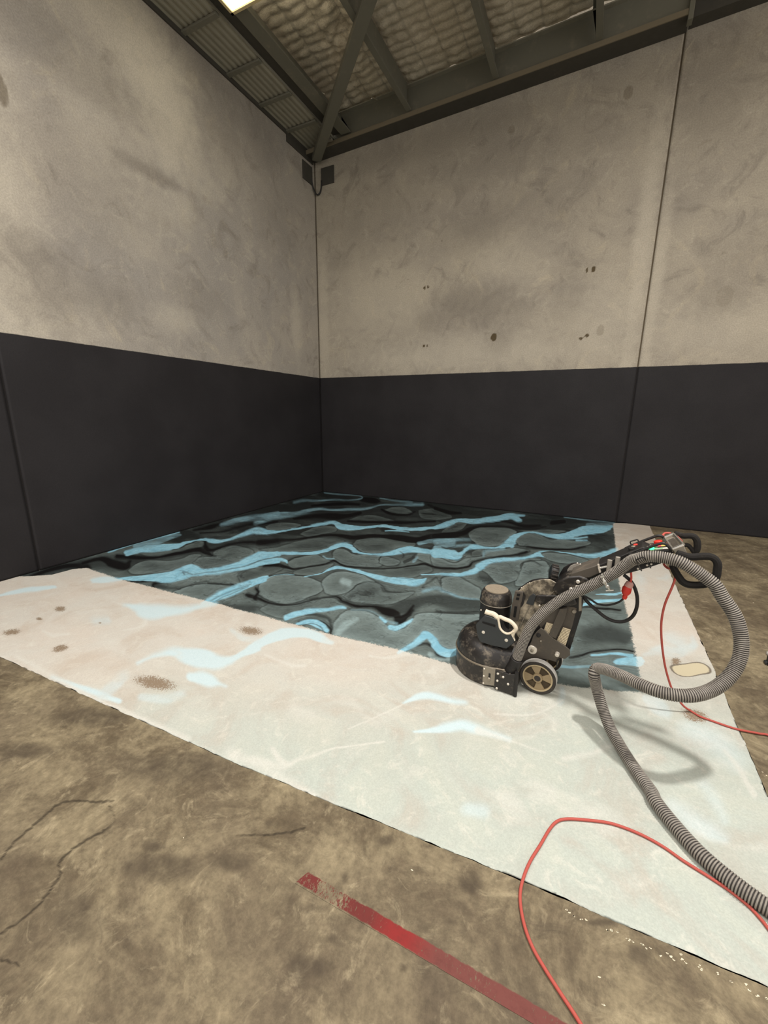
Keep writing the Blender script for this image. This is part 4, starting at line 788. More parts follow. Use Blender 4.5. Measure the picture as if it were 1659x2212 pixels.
# planetary motor
mu, mv = HC[0]+0.002, HC[1]-0.006
mot = MB().lathe([(0.0, 0.22), (0.088, 0.22), (0.088, 0.43), (0.0, 0.43)], (mu, mv, 0), 'z', 44).build('motor_body', BLACK2, G)
MB().lathe([(0.0, 0.43), (0.089, 0.43), (0.092, 0.436), (0.092, 0.452), (0.089, 0.462), (0.089, 0.470), (0.086, 0.484), (0.076, 0.502), (0.066, 0.506), (0.0, 0.506)], (mu, mv, 0), 'z', 44).build('fan_cowl', BLACK, G)
MB().tube([(mu+0.0905*math.cos(a), mv+0.0905*math.sin(a), 0.434) for a in np.linspace(0, 2*math.pi, 40, endpoint=False)], 0.003, 6, closed=True).build('cowl_band', BARE, G)
MB().lathe([(0.0, 0.504), (0.061, 0.504), (0.061, 0.5072), (0.0, 0.5072)], (mu, mv, 0), 'z', 40).build('grille_recess', dusty('grille_black', lin(24, 22, 20), lin(60, 54, 46), 0.3, 0.8), G)
gm = MB()
for a in range(-5, 6):
    h = math.sqrt(max(0, 0.062**2-(a*0.0112)**2))
    if h > 0.01: gm.box((mu+a*0.0112, mv, 0.5085), (0.0045, 2*h, 0.005))
gm.lathe([(0.058, 0.505), (0.066, 0.505), (0.066, 0.512), (0.058, 0.512)], (mu, mv, 0), 'z', 40)
gm.build('fan_grille', dusty('grille', lin(150, 138, 120), lin(90, 82, 70), 0.5, 0.5, 0.2, 40), G)
bolts(G, [(-0.372, 0.068, 0.386)], 0.005, 0.004)
# counterweight plates with carrying strap
wv = -0.045
poly = LZ('z4', [(372, 165), (430, 105), (482, 52), (560, 75), (635, 112), (662, 150), (672, 205), (700, 250), (742, 280), (800, 288), (830, 350), (832, 380), (742, 452), (560, 412), (430, 372), (395, 310)], wv)
wp_ = MB().prism(poly, wv, wv+0.022).build('weight_plate', SLATE, G, 0.003)
MB().prism([(a+0.004, b-0.004) for a, b in poly], wv+0.026, wv+0.066).build('weight_plate', BLACK2, G, 0.003)
sl = LZ('z4', [(455, 120), (610, 165), (608, 192), (452, 140)], wv)
MB().prism(sl, wv-0.002, wv+0.004).build('slot', dusty('recess_black', lin(16, 15, 14), lin(40, 36, 32), 0.2, 0.8), wp_)
bolts(wp_, [L('z4', 466, 252, wv), L('z4', 740, 348, wv)], 0.0095, 0.004)
sp = [L('z4', *p, wv+0.018) for p in ((490, 5), (520, 18), (560, 28), (600, 45), (640, 85), (655, 98))]
st_ = MB().tube(catmull(sp, 5), 0.0145, 10).build('carry_strap', CANVAS, G)
loop = [L('z4', *p, wv+0.012) for p in ((650, 90), (665, 72), (720, 95), (790, 125), (840, 175), (855, 215), (830, 248), (812, 300), (825, 352))]
MB().tube(catmull(loop, 5), 0.011, 10).build('strap_loop', CANVAS, st_)
loop = [L('z4', *p, wv+0.004) for p in ((640, 80), (652, 140), (665, 200), (700, 245), (745, 268), (790, 262), (825, 240))]
MB().tube(catmull(loop, 5), 0.0065, 8).build('strap_loop', CANVAS, st_)
MB().cyl(L('z4', 670, 92, wv+0.012), L('z4', 690, 100, wv+0.012), 0.0105, 10).build('cable_tie', BLACK2, st_)
# wheels
for v0, nm in ((0.0, 'wheel'), (0.235, 'wheel')):
    wu, wz = -0.018, 0.098
    w = bpy.data.objects.new('wheel', None); COL.objects.link(w); w.parent = G; w.location = (wu, v0, wz)
    ty = MB(); ty.lathe([(0.078, 0.002), (0.090, 0.0), (0.0965, 0.003), (0.098, 0.008), (0.098, 0.037), (0.0955, 0.043), (0.078, 0.044)], (0, 0, 0), 'y', 48)
    ty = MB()
    prof = [(0.0785, 0.003), (0.091, 0.0), (0.0962, 0.003), (0.098, 0.008), (0.098, 0.037), (0.0955, 0.043), (0.0785, 0.042)]
    n = len(prof); sg = 52
    vs = [(r*math.cos(2*math.pi*k/sg), h, r*math.sin(2*math.pi*k/sg)) for r, h in prof for k in range(sg)]
    ty.add(vs, [(i*sg+k, i*sg+(k+1) % sg, ((i+1) % n)*sg+(k+1) % sg, ((i+1) % n)*sg+k) for i in range(n) for k in range(sg)])
    t_o = ty.build('tyre', [RUBBER, TREAD], w)
    for pl in t_o.data.polygons:
        if 2*sg <= pl.index < 5*sg: pl.material_index = 1
    MB().lathe([(0.0, 0.012), (0.078, 0.012), (0.078, 0.034), (0.0, 0.034)], (0, 0, 0), 'y', 48).build('rim_disc', RIMD, w)
    ring = MB(); prof = [(0.0715, 0.002), (0.0785, 0.001), (0.0785, 0.014), (0.0715, 0.014)]; n = 4
    vs = [(r*math.cos(2*math.pi*k/sg), h, r*math.sin(2*math.pi*k/sg)) for r, h in prof for k in range(sg)]
    ring.add(vs, [(i*sg+k, i*sg+(k+1) % sg, ((i+1) % n)*sg+(k+1) % sg, ((i+1) % n)*sg+k) for i in range(n) for k in range(sg)])
    ring.build('rim_ring', dusty('rim_edge', lin(180, 162, 128), lin(130, 116, 92), 0.4, 0.6, 0, 30), w)
    for k in range(4):
        a = math.radians(12+90*k); da = math.radians(23)
        pts = [(rr*math.cos(b), rr*math.sin(b)) for rr, b in [(0.024, a-da)]+[(0.073, a-da+2*da*i/8) for i in range(9)]+[(0.024, a+da)]]
        MB().prism(pts, 0.006, 0.016).build('spoke', RIMP, w, 0.0015)
    MB().lathe([(0.0, 0.001), (0.016, 0.001), (0.016, -0.001), (0.025, -0.001), (0.026, 0.004), (0.026, 0.016), (0.0, 0.016)], (0, 0, 0), 'y', 28).build('hub', RIMP, w)
    MB().lathe([(0.0, 0.0), (0.0165, 0.0), (0.0165, -0.002), (0.0, -0.002)], (0, 0, 0), 'y', 20).build('axle_cap', RUBBER, w)
MB().cyl((-0.018, 0.02, 0.098), (-0.018, 0.26, 0.098), 0.014, 16).build('axle', BLACK2, G)
MB().prism(LZ('z4', [(1340, 590), (1385, 565), (1350, 610), (1345, 680), (1335, 680)], 0.05), 0.05, 0.06).build('guard_tab', BLACK2, G)
# near and far swing plates over the wheels
pv = 0.058
pp = LZ('z4', [(1040, 360), (1060, 300), (1100, 250), (1150, 205), (1200, 235), (1250, 290), (1330, 350), (1440, 420), (1498, 470), (1500, 530), (1440, 575), (1385, 562), (1330, 610), (1250, 585), (1120, 565), (1000, 585), (940, 600), (930, 520), (1000, 440)], pv)
piv = MB().prism(pp, pv, pv+0.010).build('swing_plate', GREYP, G, 0.002)
MB().prism(pp, 0.215, 0.225).build('swing_plate', GREYP, G, 0.002)
strut = LZ('z4', [(1240, 300), (1340, 60), (1380, -20), (1470, -30), (1440, 90), (1400, 180), (1360, 260), (1330, 330)], pv)
MB().prism(strut, pv+0.001, pv+0.009).build('strut', GREYP, G, 0.002)
c = L('z4', 1052, 458, pv)
wsh = MB().lathe([(0.0, -0.010), (0.023, -0.010), (0.025, -0.007), (0.025, 0.0), (0.0, 0.0)], c, 'y', 28).build('washer', BOLT, piv)
MB().lathe([(0.0, -0.020), (0.009, -0.018), (0.009, -0.010), (0.0, -0.010)], c, 'y', 8).build('bolt', BARE, wsh)
c = L('z4', 1350, 508, pv); MB().lathe([(0.0, -0.022), (0.011, -0.018), (0.012, 0.0), (0.0, 0.0)], c, 'y', 14).build('bolt', BOLT, piv)
c = L('z4', 1125, 285, pv); b_ = MB().lathe([(0.0, -0.012), (0.011, -0.010), (0.012, 0.0), (0.0, 0.0)], c, 'y', 8).build('bolt', BLACK2, piv)
bolts(piv, [L('z4', 1152, 358, pv)], 0.005, 0.006, BARE)
bolts(piv, [L('z4', 850, 412, pv)], 0.008, 0.010, BARE)
# rear chassis: inverter box, front shield, posts and heat sink
bv0, bv1 = 0.085, 0.205
body = [(-0.10, 0.20), (-0.165, 0.33), (-0.150, 0.46), (-0.095, 0.575), (-0.02, 0.625), (0.10, 0.645), (0.150, 0.60), (0.150, 0.50), (0.118, 0.36), (0.100, 0.22), (0.02, 0.18)]
MB().prism(body, bv0, bv1).build('chassis', BLACK2, G, 0.006)
sh = LZ('z1', [(660, 915), (700, 760), (742, 655), (800, 600), (880, 562), (960, 546), (1035, 548), (1100, 585), (1210, 690), (1060, 770), (940, 860), (850, 1010), (800, 1120), (740, 1060)], 0.075)
shield = MB().prism(sh, 0.075, 0.083).build('dust_shield', SMOKED, G, 0.003)
for a, b in (((745, 1000), (890, 690)), ((885, 860), (1075, 640))):
    MB().cyl(L('z1', *a, 0.073), L('z1', *b, 0.073), 0.0025, 6).build('shield_edge', BARE, shield)
MB().prism(LZ('z1', [(880, 670), (905, 690), (880, 780), (815, 760), (845, 700)], 0.074), 0.070, 0.076).build('shield_flap', SLATE, shield, 0.002)
arch = [L('z1', *p, 0.20) for p in ((750, 640), (800, 602), (870, 560), (950, 545), (1035, 548))]
MB().tube(catmull(arch, 5), 0.007, 8).build('edge_trim', BLACK2, G)
for k in range(5): bolts(G, [L('z1', 775+k*18, 622-k*11, 0.19)], 0.005, 0.006)
tank = LZ('z1', [(905, 690), (1180, 690), (1250, 720), (1270, 770), (1200, 790), (940, 770), (895, 745)], 0.062)
MB().prism(tank, 0.062, 0.10).build('cross_box', BLACK, G, 0.006)
hood = LZ('z1', [(1045, 640), (1090, 570), (1180, 520), (1290, 512), (1360, 535), (1395, 575), (1340, 620), (1200, 665), (1090, 690)], 0.055)
hd = MB().prism(hood, 0.055, 0.215).build('pivot_hood', BLACK, G, 0.010)
bolts(hd, [L('z1', 1280, 565, 0.055), L('z1', 1218, 632, 0.055), L('z1', 1272, 612, 0.055)], 0.010, 0.010)
bolts(G, [L('z1', 935, 778, 0.062), L('z1', 1010, 778, 0.062), L('z1', 808, 992, 0.075)], 0.005, 0.006)
post = LZ('z1', [(1275, 770), (1312, 770), (1312, 850), (1200, 1205), (1165, 1180), (1240, 960)], 0.09)
MB().prism(post, 0.09, 0.115).build('rear_post', BLACK2, G, 0.002)
MB().prism(LZ('z1', [(1288, 690), (1312, 700), (1312, 825), (1286, 830)], 0.085), 0.080, 0.09).build('post_cap', BARE, G, 0.001)
pan = LZ('z1', [(900, 880), (1190, 780), (1270, 800), (1230, 960), (1150, 1180), (1060, 1140), (960, 1010)], 0.088)
MB().prism(pan, 0.082, 0.09).build('side_panel', GREYP, G, 0.002)
bolts(G, [L('z1', 1245, 828, 0.085)], 0.012, 0.014, BARE)
hs = LZ('z1', [(1000, 925), (1080, 948), (1030, 1060), (975, 1000)], 0.080); hs2 = LZ('z1', [(1148, 968), (1216, 990), (1162, 1158), (1080, 1110)], 0.080)
for poly, nf in ((hs, 9), (hs2, 13)):
    hk = MB().prism(poly, 0.074, 0.082).build('heatsink', dusty('heatsink_gap', lin(96, 86, 70), lin(60, 54, 46), 0.3, 0.7), G)
    A, B, C, D = [np.array(p) for p in poly]; fm = MB()
    for k in range(nf):
        t0, t1 = (k+0.12)/nf, (k+0.72)/nf
        fm.prism([tuple(A+(D-A)*t0), tuple(B+(C-B)*t0), tuple(B+(C-B)*t1), tuple(A+(D-A)*t1)], 0.070, 0.0745)
    fm.build('fins', FIN, hk, 0, 0)
MB().prism(LZ('z1', [(950, 985), (1000, 925), (975, 1000)], 0.078), 0.074, 0.08).build('gusset', BLACK2, G)
# slotted lifting bracket beside the motor
lb = LZ('z1', [(716, 652), (790, 660), (776, 745), (768, 760), (742, 920), (662, 912), (690, 760)], 0.062)
lk = MB().prism(lb, 0.062, 0.085).build('lift_bracket', GREYP, G, 0.002)
for rect in ([(736, 672), (762, 676), (757, 696), (732, 692)], [(728, 706), (754, 710), (750, 730), (724, 726)], [(712, 785), (736, 788), (720, 884), (700, 880)]):
    MB().prism(LZ('z1', rect, 0.062), 0.059, 0.066).build('slot', dusty('slot_black', lin(14, 13, 12), lin(30, 28, 25), 0.2, 0.8), lk)
MB().prism(LZ('z1', [(790, 662), (806, 700), (790, 770), (768, 800), (776, 745)], 0.066), 0.066, 0.09).build('bracket_return', BLACK2, lk)
# depth wheel and angle quadrant
kc = L('z1', 1062, 482, 0.12); kn = bpy.data.objects.new('adjuster_knob', None); COL.objects.link(kn); kn.parent = G; kn.location = kc; kn.rotation_euler = (0, 0.15, 0.25)
MB().lathe([(0.0, -0.018), (0.036, -0.018), (0.040, -0.012), (0.040, 0.014), (0.036, 0.020), (0.0, 0.020)], (0, 0, 0), 'x', 36).build('knob_body', BLACK2, kn)
for k in range(12):
    a = 2*math.pi*k/12; MB().box((0.002, 0.041*math.cos(a), 0.041*math.sin(a)), (0.030, 0.009, 0.009), ((1, 0, 0), (0, math.cos(a), -math.sin(a)), (0, math.sin(a), math.cos(a)))).build('knob_rib', RUBBER, kn, 0.002)
MB().cyl((0, 0, -0.02), (0.01, 0, -0.09), 0.010, 10).build('knob_stem', BLACK2, kn)
qd = LZ('z1', [(1098, 575), (1112, 500), (1150, 440), (1215, 403), (1280, 395), (1345, 425), (1340, 470), (1300, 520), (1180, 560)], 0.165)
quad = MB().prism(qd, 0.165, 0.175).build('angle_quadrant', BLACK2, G, 0.002)
semi = LZ('z1', [(1178, 500), (1186, 455), (1215, 420), (1255, 406), (1300, 415), (1335, 440), (1300, 485), (1230, 530)], 0.160)
MB().prism(semi, 0.158, 0.163).build('scale_plate', GREYPL, quad, 0.001)
for a in ((1275, 402), (1300, 410), (1325, 428)): bolts(quad, [L('z1', *a, 0.158)], 0.005, 0.004)
# handle column
col = LZ('Q', [(300, 412), (500, 338), (700, 254), (825, 205), (985, 268), (962, 322), (880, 350), (700, 400), (560, 432), (430, 432)], 0.07)
co_ = MB().prism(col, 0.07, 0.19).build('handle_column', BLACK2, G, 0.004)
sl = LZ('Q', [(312, 392), (505, 330), (520, 388), (440, 424), (380, 430), (300, 425)], 0.064)
MB().prism(sl, 0.060, 0.20).build('column_sleeve', GREYP, G, 0.004)
rod = MB().cyl(L('Q', 505, 358, 0.052), L('Q', 600, 338, 0.052), 0.006, 10).build('lock_rod', CHROME, G)
MB().prism(LZ('Q', [(500, 330), (512, 330), (526, 385), (512, 388)], 0.05), 0.046, 0.062).build('rod_plate', BOLT, rod)
for a in ((583, 345), (641, 325)):
    p_ = L('Q', *a, 0.050); MB().lathe([(0.0, -0.032), (0.0105, -0.030), (0.0105, 0.034), (0.0, 0.034)], p_, 'z', 14).build('peg', GREYPL, G)
bolts(co_, [L('Q', 790, 360, 0.07), L('Q', 885, 326, 0.07), L('Q', 855, 335, 0.07)], 0.005, 0.004)
# control panel
pa = L('z5', 235, 500, 0.06); pb = L('z5', 850, 440, 0.06)
pu = np.array(pb)-np.array(pa); pl = np.linalg.norm(pu); pu /= pl; pn = np.cross(pu, (0, 1, 0)); pn = pn if pn[2] > 0 else -pn; pc = (np.array(pa)+np.array(pb))/2
R_ = np.stack([pu, (0, 1, 0), pn], 1)
def on(s, v, h=0.0): return np.array(pa)+pu*(s*pl)+np.array([0, v-0.06, 0])+pn*h
panel = MB().box(on(0.5, 0.13, -0.02), (pl, 0.15, 0.05), R_).build('control_panel', BLACK2, G, 0.004)
def pbox(name, s, v, ls, lv, h, mat): return MB().box(on(s, v, 0.005+h/2), (ls, lv, h), R_).build(name, mat, panel, 0.0015)
pbox('label', 0.42, 0.165, 0.045, 0.030, 0.003, WHITEP); pbox('label', 0.63, 0.15, 0.055, 0.045, 0.003, PINK); pbox('label', 0.86, 0.15, 0.03, 0.05, 0.003, YELL)
pbox('label', 0.78, 0.085, 0.05, 0.022, 0.003, WHITEP); pbox('display', 0.30, 0.11, 0.05, 0.045, 0.004, dusty('display', lin(120, 128, 110), lin(70, 74, 64), 0.3, 0.3)); pbox('label', 0.33, 0.165, 0.025, 0.03, 0.004, SLATE)
for s, v, r, h, m_, n_ in ((0.20, 0.155, 0.010, 0.018, REDP, 'red_button'), (0.47, 0.11, 0.010, 0.012, BARE, 'switch'), (0.56, 0.125, 0.008, 0.014, BARE, 'switch'), (0.42, 0.13, 0.008, 0.012, BARE, 'switch'), (0.66, 0.11, 0.008, 0.014, BARE, 'switch'), (0.10, 0.10, 0.014, 0.018, BLACK2, 'dial'), (0.14, 0.14, 0.010, 0.014, BARE, 'switch'), (0.73, 0.165, 0.018, 0.020, REDP, 'stop_button')):
    a = on(s, v, 0.005); MB().cyl(a, a+pn*h, r, 16).build(n_, m_, panel, 0.002)
MB().box(on(0.52, 0.083, 0.012), (0.036, 0.016, 0.016), R_).build('green_lamp', LED, panel, 0.004)
MB().box(on(0.66, 0.080, 0.008), (0.05, 0.010, 0.008), R_).build('green_lamp_lens', dusty('pale_green', lin(170, 220, 170), lin(120, 170, 120), 0.3), panel, 0.002)
def tube_px(name, t, pts, v, r, mat, n=4, parent=G, smooth=True):
    P_ = [L(t, a, b, vv) for (a, b), vv in zip(pts, v if hasattr(v, '__len__') else [v]*len(pts))]
    Q_ = catmull(P_, n) if smooth else P_
    if hasattr(r, '__len__'): r = np.interp(np.linspace(0, len(P_)-1, len(Q_)), np.arange(len(P_)), r)
    return MB().tube(Q_, r, 10).build(name, mat, parent)
tube_px('guard_rail', 'z5', [(205, 520), (200, 430), (215, 405), (400, 325), (600, 250), (650, 238), (700, 245), (725, 265)], 0.20, 0.0065, BLACK2)
tube_px('guard_rail', 'z5', [(300, 500), (420, 445), (560, 385), (690, 345), (750, 352), (790, 385), (830, 430)], 0.055, 0.0065, BLACK2)
tube_px('hose_hook', 'z5', [(300, 425), (263, 325), (272, 315), (360, 290), (370, 296), (388, 345)], 0.205, 0.003, BLACK2, 3, G, False)
tube_px('hose_hook', 'z5', [(418, 718), (345, 580), (355, 566), (440, 532), (458, 540), (545, 680)], [0.055, -0.075, -0.075, -0.075, -0.075, 0.055], 0.003, BLACK2, 3, G, False)
# chrome handle bracket
bk = MB()
ba, bb_ = L('z5', 735, 262, 0.205), L('z5', 862, 212, 0.205); ca, cb = L('z5', 850, 425, 0.05), L('z5', 1000, 362, 0.05)
bk.tube([ba, bb_], 0.008, 8); bk.build('bracket_bar', CHROME, G); MB().tube([ca, cb], 0.008, 8).build('bracket_bar', CHROME, G)
bw = np.array([ba, bb_, cb, ca]); cen = bw.mean(0)
MB().tube([ba, ca], 0.006, 8).build('bracket_bar', CHROME, G); MB().tube([bb_, cb], 0.006, 8).build('bracket_bar', CHROME, G)
ins_ = [tuple(cen+(q_-cen)*0.62+np.array([0, 0, -0.004])) for q_ in bw]; lo = [(a, b, c-0.035) for a, b, c in ins_]
bat = MB().add(ins_+lo, [(0, 1, 2, 3), (7, 6, 5, 4), (0, 4, 5, 1), (1, 5, 6, 2), (2, 6, 7, 3), (3, 7, 4, 0)]).build('battery_box', dusty('battery', lin(70, 64, 56), lin(110, 102, 88), 0.5, 0.5), G, 0.004)
out_ = [tuple(cen+(q_-cen)*0.97+np.array([0, 0, -0.006])) for q_ in bw]; lo = [(a, b, c-0.008) for a, b, c in out_]
MB().add(out_+lo, [(0, 1, 2, 3), (7, 6, 5, 4), (0, 4, 5, 1), (1, 5, 6, 2), (2, 6, 7, 3), (3, 7, 4, 0)]).build('bracket_tray', BARE, G)
fr_ = LZ('z5', [(848, 425), (1000, 365), (1045, 470), (1000, 480), (905, 500)], 0.046)
MB().prism(fr_, 0.040, 0.048).build('bracket_cheek', BARE, G, 0.002)
# grips
tube_px('grip', 'z5', [(905, 470), (960, 495), (1060, 525), (1150, 530), (1260, 522), (1370, 528), (1440, 570), (1470, 640), (1462, 720), (1448, 800), (1400, 868), (1300, 905), (1180, 918), (1060, 908), (985, 870), (930, 800), (880, 720), (840, 640)], 0.005, [0.013]+[0.0155]*16+[0.013], FOAM, 5)
tube_px('grip', 'z5', [(870, 205), (930, 222), (1000, 240), (1080, 238), (1140, 250), (1180, 300), (1190, 370), (1178, 440), (1150, 470), (1110, 420), (1060, 370), (1000, 368)], 0.255, [0.0125, 0.014, 0.0135, 0.0135, 0.0145, 0.0155, 0.0155, 0.0145, 0.011, 0.010, 0.010, 0.010], FOAM, 5)
# cables slung under the column, with the plug
tube_px('motor_cable', 'Q', [(400, 560), (430, 600), (490, 655), (560, 710), (630, 738), (700, 735), (752, 700), (780, 640), (785, 570), (768, 500), (735, 445), (690, 405)], 0.115, 0.0085, BLACK2, 5)
tube_px('motor_cable', 'Q', [(405, 555), (450, 580), (500, 612), (560, 622), (620, 612), (660, 595), (688, 572)], 0.10, 0.005, BLACK2, 5)
pg = bpy.data.objects.new('power_plug', None); COL.objects.link(pg); pg.parent = G
q0, q1, q2, q3 = [np.array(L('Q', *p, 0.10)) for p in ((692, 576), (700, 545), (712, 500), (738, 455))]
MB().tube([q0, q0*0.5+q1*0.5, q1], [0.009, 0.012, 0.010], 14).build('plug_tail', REDP, pg); MB().tube([q1, q1*0.6+q2*0.4, q2, q2*0.7+q3*0.3], [0.014, 0.021, 0.021, 0.017], 16).build('plug_body', REDP, pg)
MB().tube([q2*0.7+q3*0.3, q2*0.2+q3*0.8, q3], [0.020, 0.018, 0.011], 16).build('socket_body', dusty('pale_clear_plastic', lin(200, 150, 140), lin(170, 140, 130), 0.3, 0.3), pg)
tube_px('cord_tail', 'Q', [(738, 455), (742, 425), (740, 385)], 0.10, 0.005, dusty('orange_red_cord', lin(206, 78, 66), lin(150, 70, 62), 0.3, 0.6), 4)

# ---------------------------------------------------------------- vacuum hose
HR = 0.0265
hp = [L('z1', 725, 1275, -0.045), L('z1', 760, 1180, -0.05), L('z1', 800, 1080, -0.05), L('z1', 860, 960, -0.045), L('z1', 960, 850, -0.03), L('z1', 1060, 775, -0.01), L('z1', 1180, 700, 0.0), L('z1', 1400, 600, 0.01), L('z1', 1560, 515, 0.015),
      L('Q', 640, 380, 0.012), L('Q', 740, 305, 0.0), L('z5', 360, 560, -0.02), L('z5', 480, 525, -0.03), L('z5', 620, 525, -0.035), L('z5', 780, 550, -0.04), L('z5', 940, 595, -0.05), L('z5', 1100, 680, -0.055), L('z5', 1260, 785, -0.06), L('z5', 1430, 915, -0.07),
      L('H', 1300, 30, -0.080), L('H', 1395, 170, -0.092), L('H', 1440, 300, -0.108), L('H', 1452, 430, -0.125), L('H', 1425, 550, -0.145), L('H', 1350, 665, -0.18), L('H', 1220, 760, -0.23), L('H', 1050, 805, -0.285), L('H', 850, 785, -0.295),
      L('H', 680, 725, -0.265), L('H', 540, 660, -0.21), L('H', 430, 615, -0.155), L('H', 360, 594, -0.105), L('H', 312, 596, -0.085), L('H', 300, 640, -0.10)]
def fl(t, x, y, z=HR): p_ = at_floor(*px(t, x, y), z+0.003)-GO; return (p_ @ GU, p_ @ GV, z)
hp += [fl('H', 318, 730, 0.205), fl('H', 345, 830, 0.150), fl('H', 380, 940, 0.095), fl('H', 430, 1065, 0.055), fl('H', 500, 1190, 0.036), fl('H', 580, 1320), fl('H', 670, 1450), fl('H', 750, 1560), fl('K', 780, 40), fl('K', 930, 230), fl('K', 1130, 450), fl('K', 1350, 640), fl('K', 1560, 800), fl('K', 1659, 870)]
e = np.array(hp[-1]); hp += [tuple(e+np.array([0.16, -0.06, 0])), tuple(e+np.array([0.40, -0.10, 0])), tuple(e+np.array([0.9, -0.05, 0])), tuple(e+np.array([1.7, 0.15, 0])), tuple(e+np.array([2.6, 0.5, 0]))]
path = catmull(to_world(np.array(hp)), 14)
dl = np.concatenate([[0], np.cumsum(np.linalg.norm(np.diff(path, axis=0), axis=1))]); total = dl[-1]; pitch = 0.0082
ss = np.arange(0, total, pitch/6); path = np.stack([np.interp(ss, dl, path[:, i]) for i in range(3)], 1)
k = 31; ker = np.hanning(k+2)[1:-1]; ker /= ker.sum(); pad = np.vstack([np.repeat(path[:1], k//2, 0), path, np.repeat(path[-1:], k//2, 0)])
path = np.stack([np.convolve(pad[:, i], ker, 'valid') for i in range(3)], 1)
ph = (ss/pitch) % 1; rib = 0.5+0.5*np.cos(2*math.pi*ph); rib = np.clip(rib*1.5-0.15, 0, 1)
N = Nodes('grey_ribbed_hose'); a = N.attr('rib').outputs['Fac']; wp = world_pos(N); n = N.noise(wp, 24, 5, 0.7)
hc = N.mix(N.ramp(a, 0.2, 0.75), lin(54, 50, 47), N.mix(N.ramp(n, 0.3, 0.7), lin(126, 120, 112), lin(152, 146, 136)))
MAT_HOSE = N.out(hc, 0.6, 0, 0.3)
hm = MB(); hm.tube(path, HR-0.0028+0.0028*rib, 22); hose = hm.build('vacuum_hose', MAT_HOSE, None, 0, 80)
at_ = hose.data.attributes.new('rib', 'FLOAT', 'POINT'); at_.data.foreach_set('value', np.repeat(rib, 22).astype(np.float32))
tag(hose, 'grey ribbed vacuum hose looping from the grinder head over its handle and across the floor', 'hose')
c0 = to_world(np.array([L('z1', 700, 1345, -0.045), L('z1', 712, 1310, -0.045), L('z1', 738, 1250, -0.047)]))
cu = MB().tube(to_world(np.array([(-0.158, -0.040, 0.118), L('z1', 712, 1310, -0.043), L('z1', 735, 1252, -0.047)])), [0.034, 0.034, 0.034], 24).build('hose_cuff', BLACK2, hose, 0.003)
MB().tube(to_world(np.array([(-0.158, -0.040, 0.116), (-0.160, -0.041, 0.128)])), [0.042, 0.042], 24).build('outlet_ring', BARE, hose, 0.002)
hc_ = to_world(np.array([L('Q', x, y, v) for x, y, v in ((530, 400, -0.01), (545, 440, -0.03), (565, 480, -0.025), (588, 512, 0.0))]))
cl = MB().tube(catmull(hc_, 4), 0.006, 8).build('hose_clamp', CHROME, hose)
MB().tube(to_world(np.array([L('Q', 560, 516, -0.005), L('Q', 615, 514, -0.005)])), 0.005, 8).build('clamp_screw', CHROME, cl)
for x, y in ((538, 415), (552, 455), (572, 488)): MB().tube(to_world(np.array([L('Q', x-12, y+4, -0.03), L('Q', x+12, y-4, -0.03)])), 0.0065, 8).build('clamp_lug', CHROME, cl)

# ---------------------------------------------------------------- extension cord
def cord_path(pts): return catmull(np.array(pts), 8)
CR = 0.0052
hang = to_world(np.array([L('z5', 735, 255, 0.20), L('z5', 712, 240, 0.22), L('z5', 740, 205, 0.245), L('z5', 810, 205, 0.25), L('z5', 900, 245, 0.24), L('z5', 950, 290, 0.22), L('z5', 975, 340, 0.18), L('z5', 930, 460, 0.13), L('z5', 840, 660, 0.12), L('z5', 800, 690, 0.12), L('z5', 750, 660, 0.13), L('z5', 728, 610, 0.14), L('z5', 800, 590, 0.16), L('z5', 875, 690, 0.16)]))
slack = [(5.083, -4.458, 0.765), (5.079, -4.460, 0.712), (5.060, -4.469, 0.616), (5.057, -4.471, 0.534), (5.066, -4.466, 0.458), (5.088, -4.456, 0.355), (5.117, -4.442, 0.254), (5.159, -4.422, 0.147), (5.194, -4.406, 0.091), (5.232, -4.388, 0.041), (5.274, -4.368, 0.0095)]
flo_ = [at_floor(*px('H', x, y), 0.009) for x, y in ((1130, 968), (1210, 997), (1280, 1022), (1350, 1046), (1420, 1067), (1480, 1080), (1540, 1091), (1600, 1102), (1659, 1112))]
e = np.array(flo_[-1]); d_ = np.array([0.97, -0.25, 0.0])
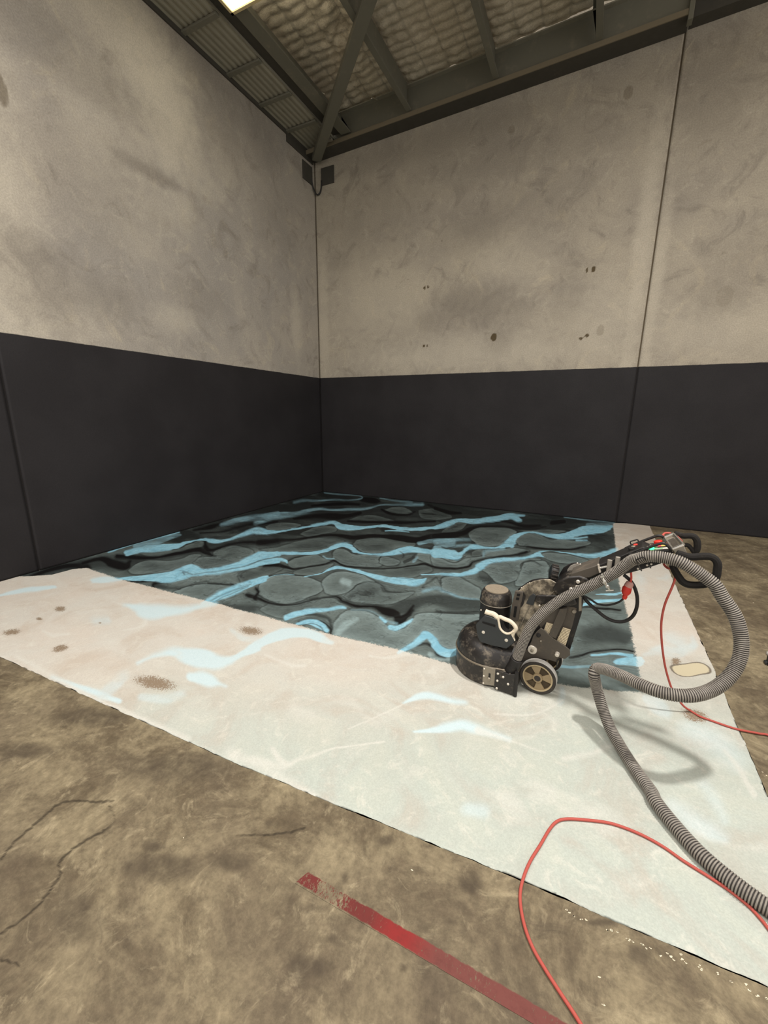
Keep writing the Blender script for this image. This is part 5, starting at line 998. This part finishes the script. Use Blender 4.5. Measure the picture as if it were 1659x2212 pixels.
near = [at_floor(*px(t, x, y), 0.009) for t, x, y in (('K', 1659, 1030), ('K', 1600, 955), ('K', 1500, 850), ('K', 1350, 730), ('K', 1200, 630), ('K', 1000, 505), ('K', 850, 400), ('K', 700, 315), ('K', 550, 250), ('K', 400, 205), ('K', 200, 182), ('G', 560, 728), ('G', 510, 742), ('G', 470, 785), ('G', 420, 870), ('G', 370, 950), ('G', 335, 1030))]
n0 = np.array(near[0]); dn = n0-np.array(near[1]); dn /= np.linalg.norm(dn)
far_ = [e+d_*k for k in (0.08, 0.2, 0.4, 0.6)]+[e+np.array([0.80, -0.40, 0]), e+np.array([0.72, -0.70, 0]), n0+dn*0.30+np.array([0.12, 0.0, 0]), n0+dn*0.12, n0+dn*0.04]
near2 = [at_floor(*px(t, x, y), 0.007) for t, x, y in (('R', 1338, 290), ('R', 1338, 370), ('R', 1360, 480), ('R', 1400, 585), ('R', 1460, 690), ('R', 1530, 800), ('R', 1600, 905), ('R', 1645, 976))]
e2 = near2[-1]; tail = [e2+(near2[-1]-near2[-3])*k for k in (0.8, 1.6)]; t0 = tail[-1]; tail += [t0+np.array([0.10, -0.30, 0]), t0+np.array([0.35, -0.75, 0]), t0+np.array([0.9, -1.3, 0])]
allp = list(hang)+slack+flo_+far_+near+near2+tail
cp = cord_path(allp)
CORD = dusty('orange_red_cord_sheath', lin(176, 82, 72), lin(178, 120, 106), 0.35, 0.6, 0.0, 30, 0.3)
tag(MB().tube(cp, CR, 10).build('extension_cord', CORD, None, 0, 80), 'long thin red extension cord running from the grinder panel across the floor', 'cord')

# ---------------------------------------------------------------- metal part at the right edge
T = thing('floor_tool', 'small black tool with pale metal cap lying at the right edge of the concrete', 'tool', tuple(at_floor(1662, 1437)))
MB().box((0.03, 0.0, 0.03), (0.09, 0.05, 0.06)).build('tool_body', BLACK2, T, 0.01)
MB().cyl((-0.025, 0.012, 0.072), (0.07, -0.012, 0.072), 0.013, 14).build('tool_cap', GREYPL, T, 0.003)
MB().cyl((-0.014, -0.01, 0.012), (-0.014, 0.02, 0.012), 0.012, 12).build('tool_foot', SLATE, T, 0.002)
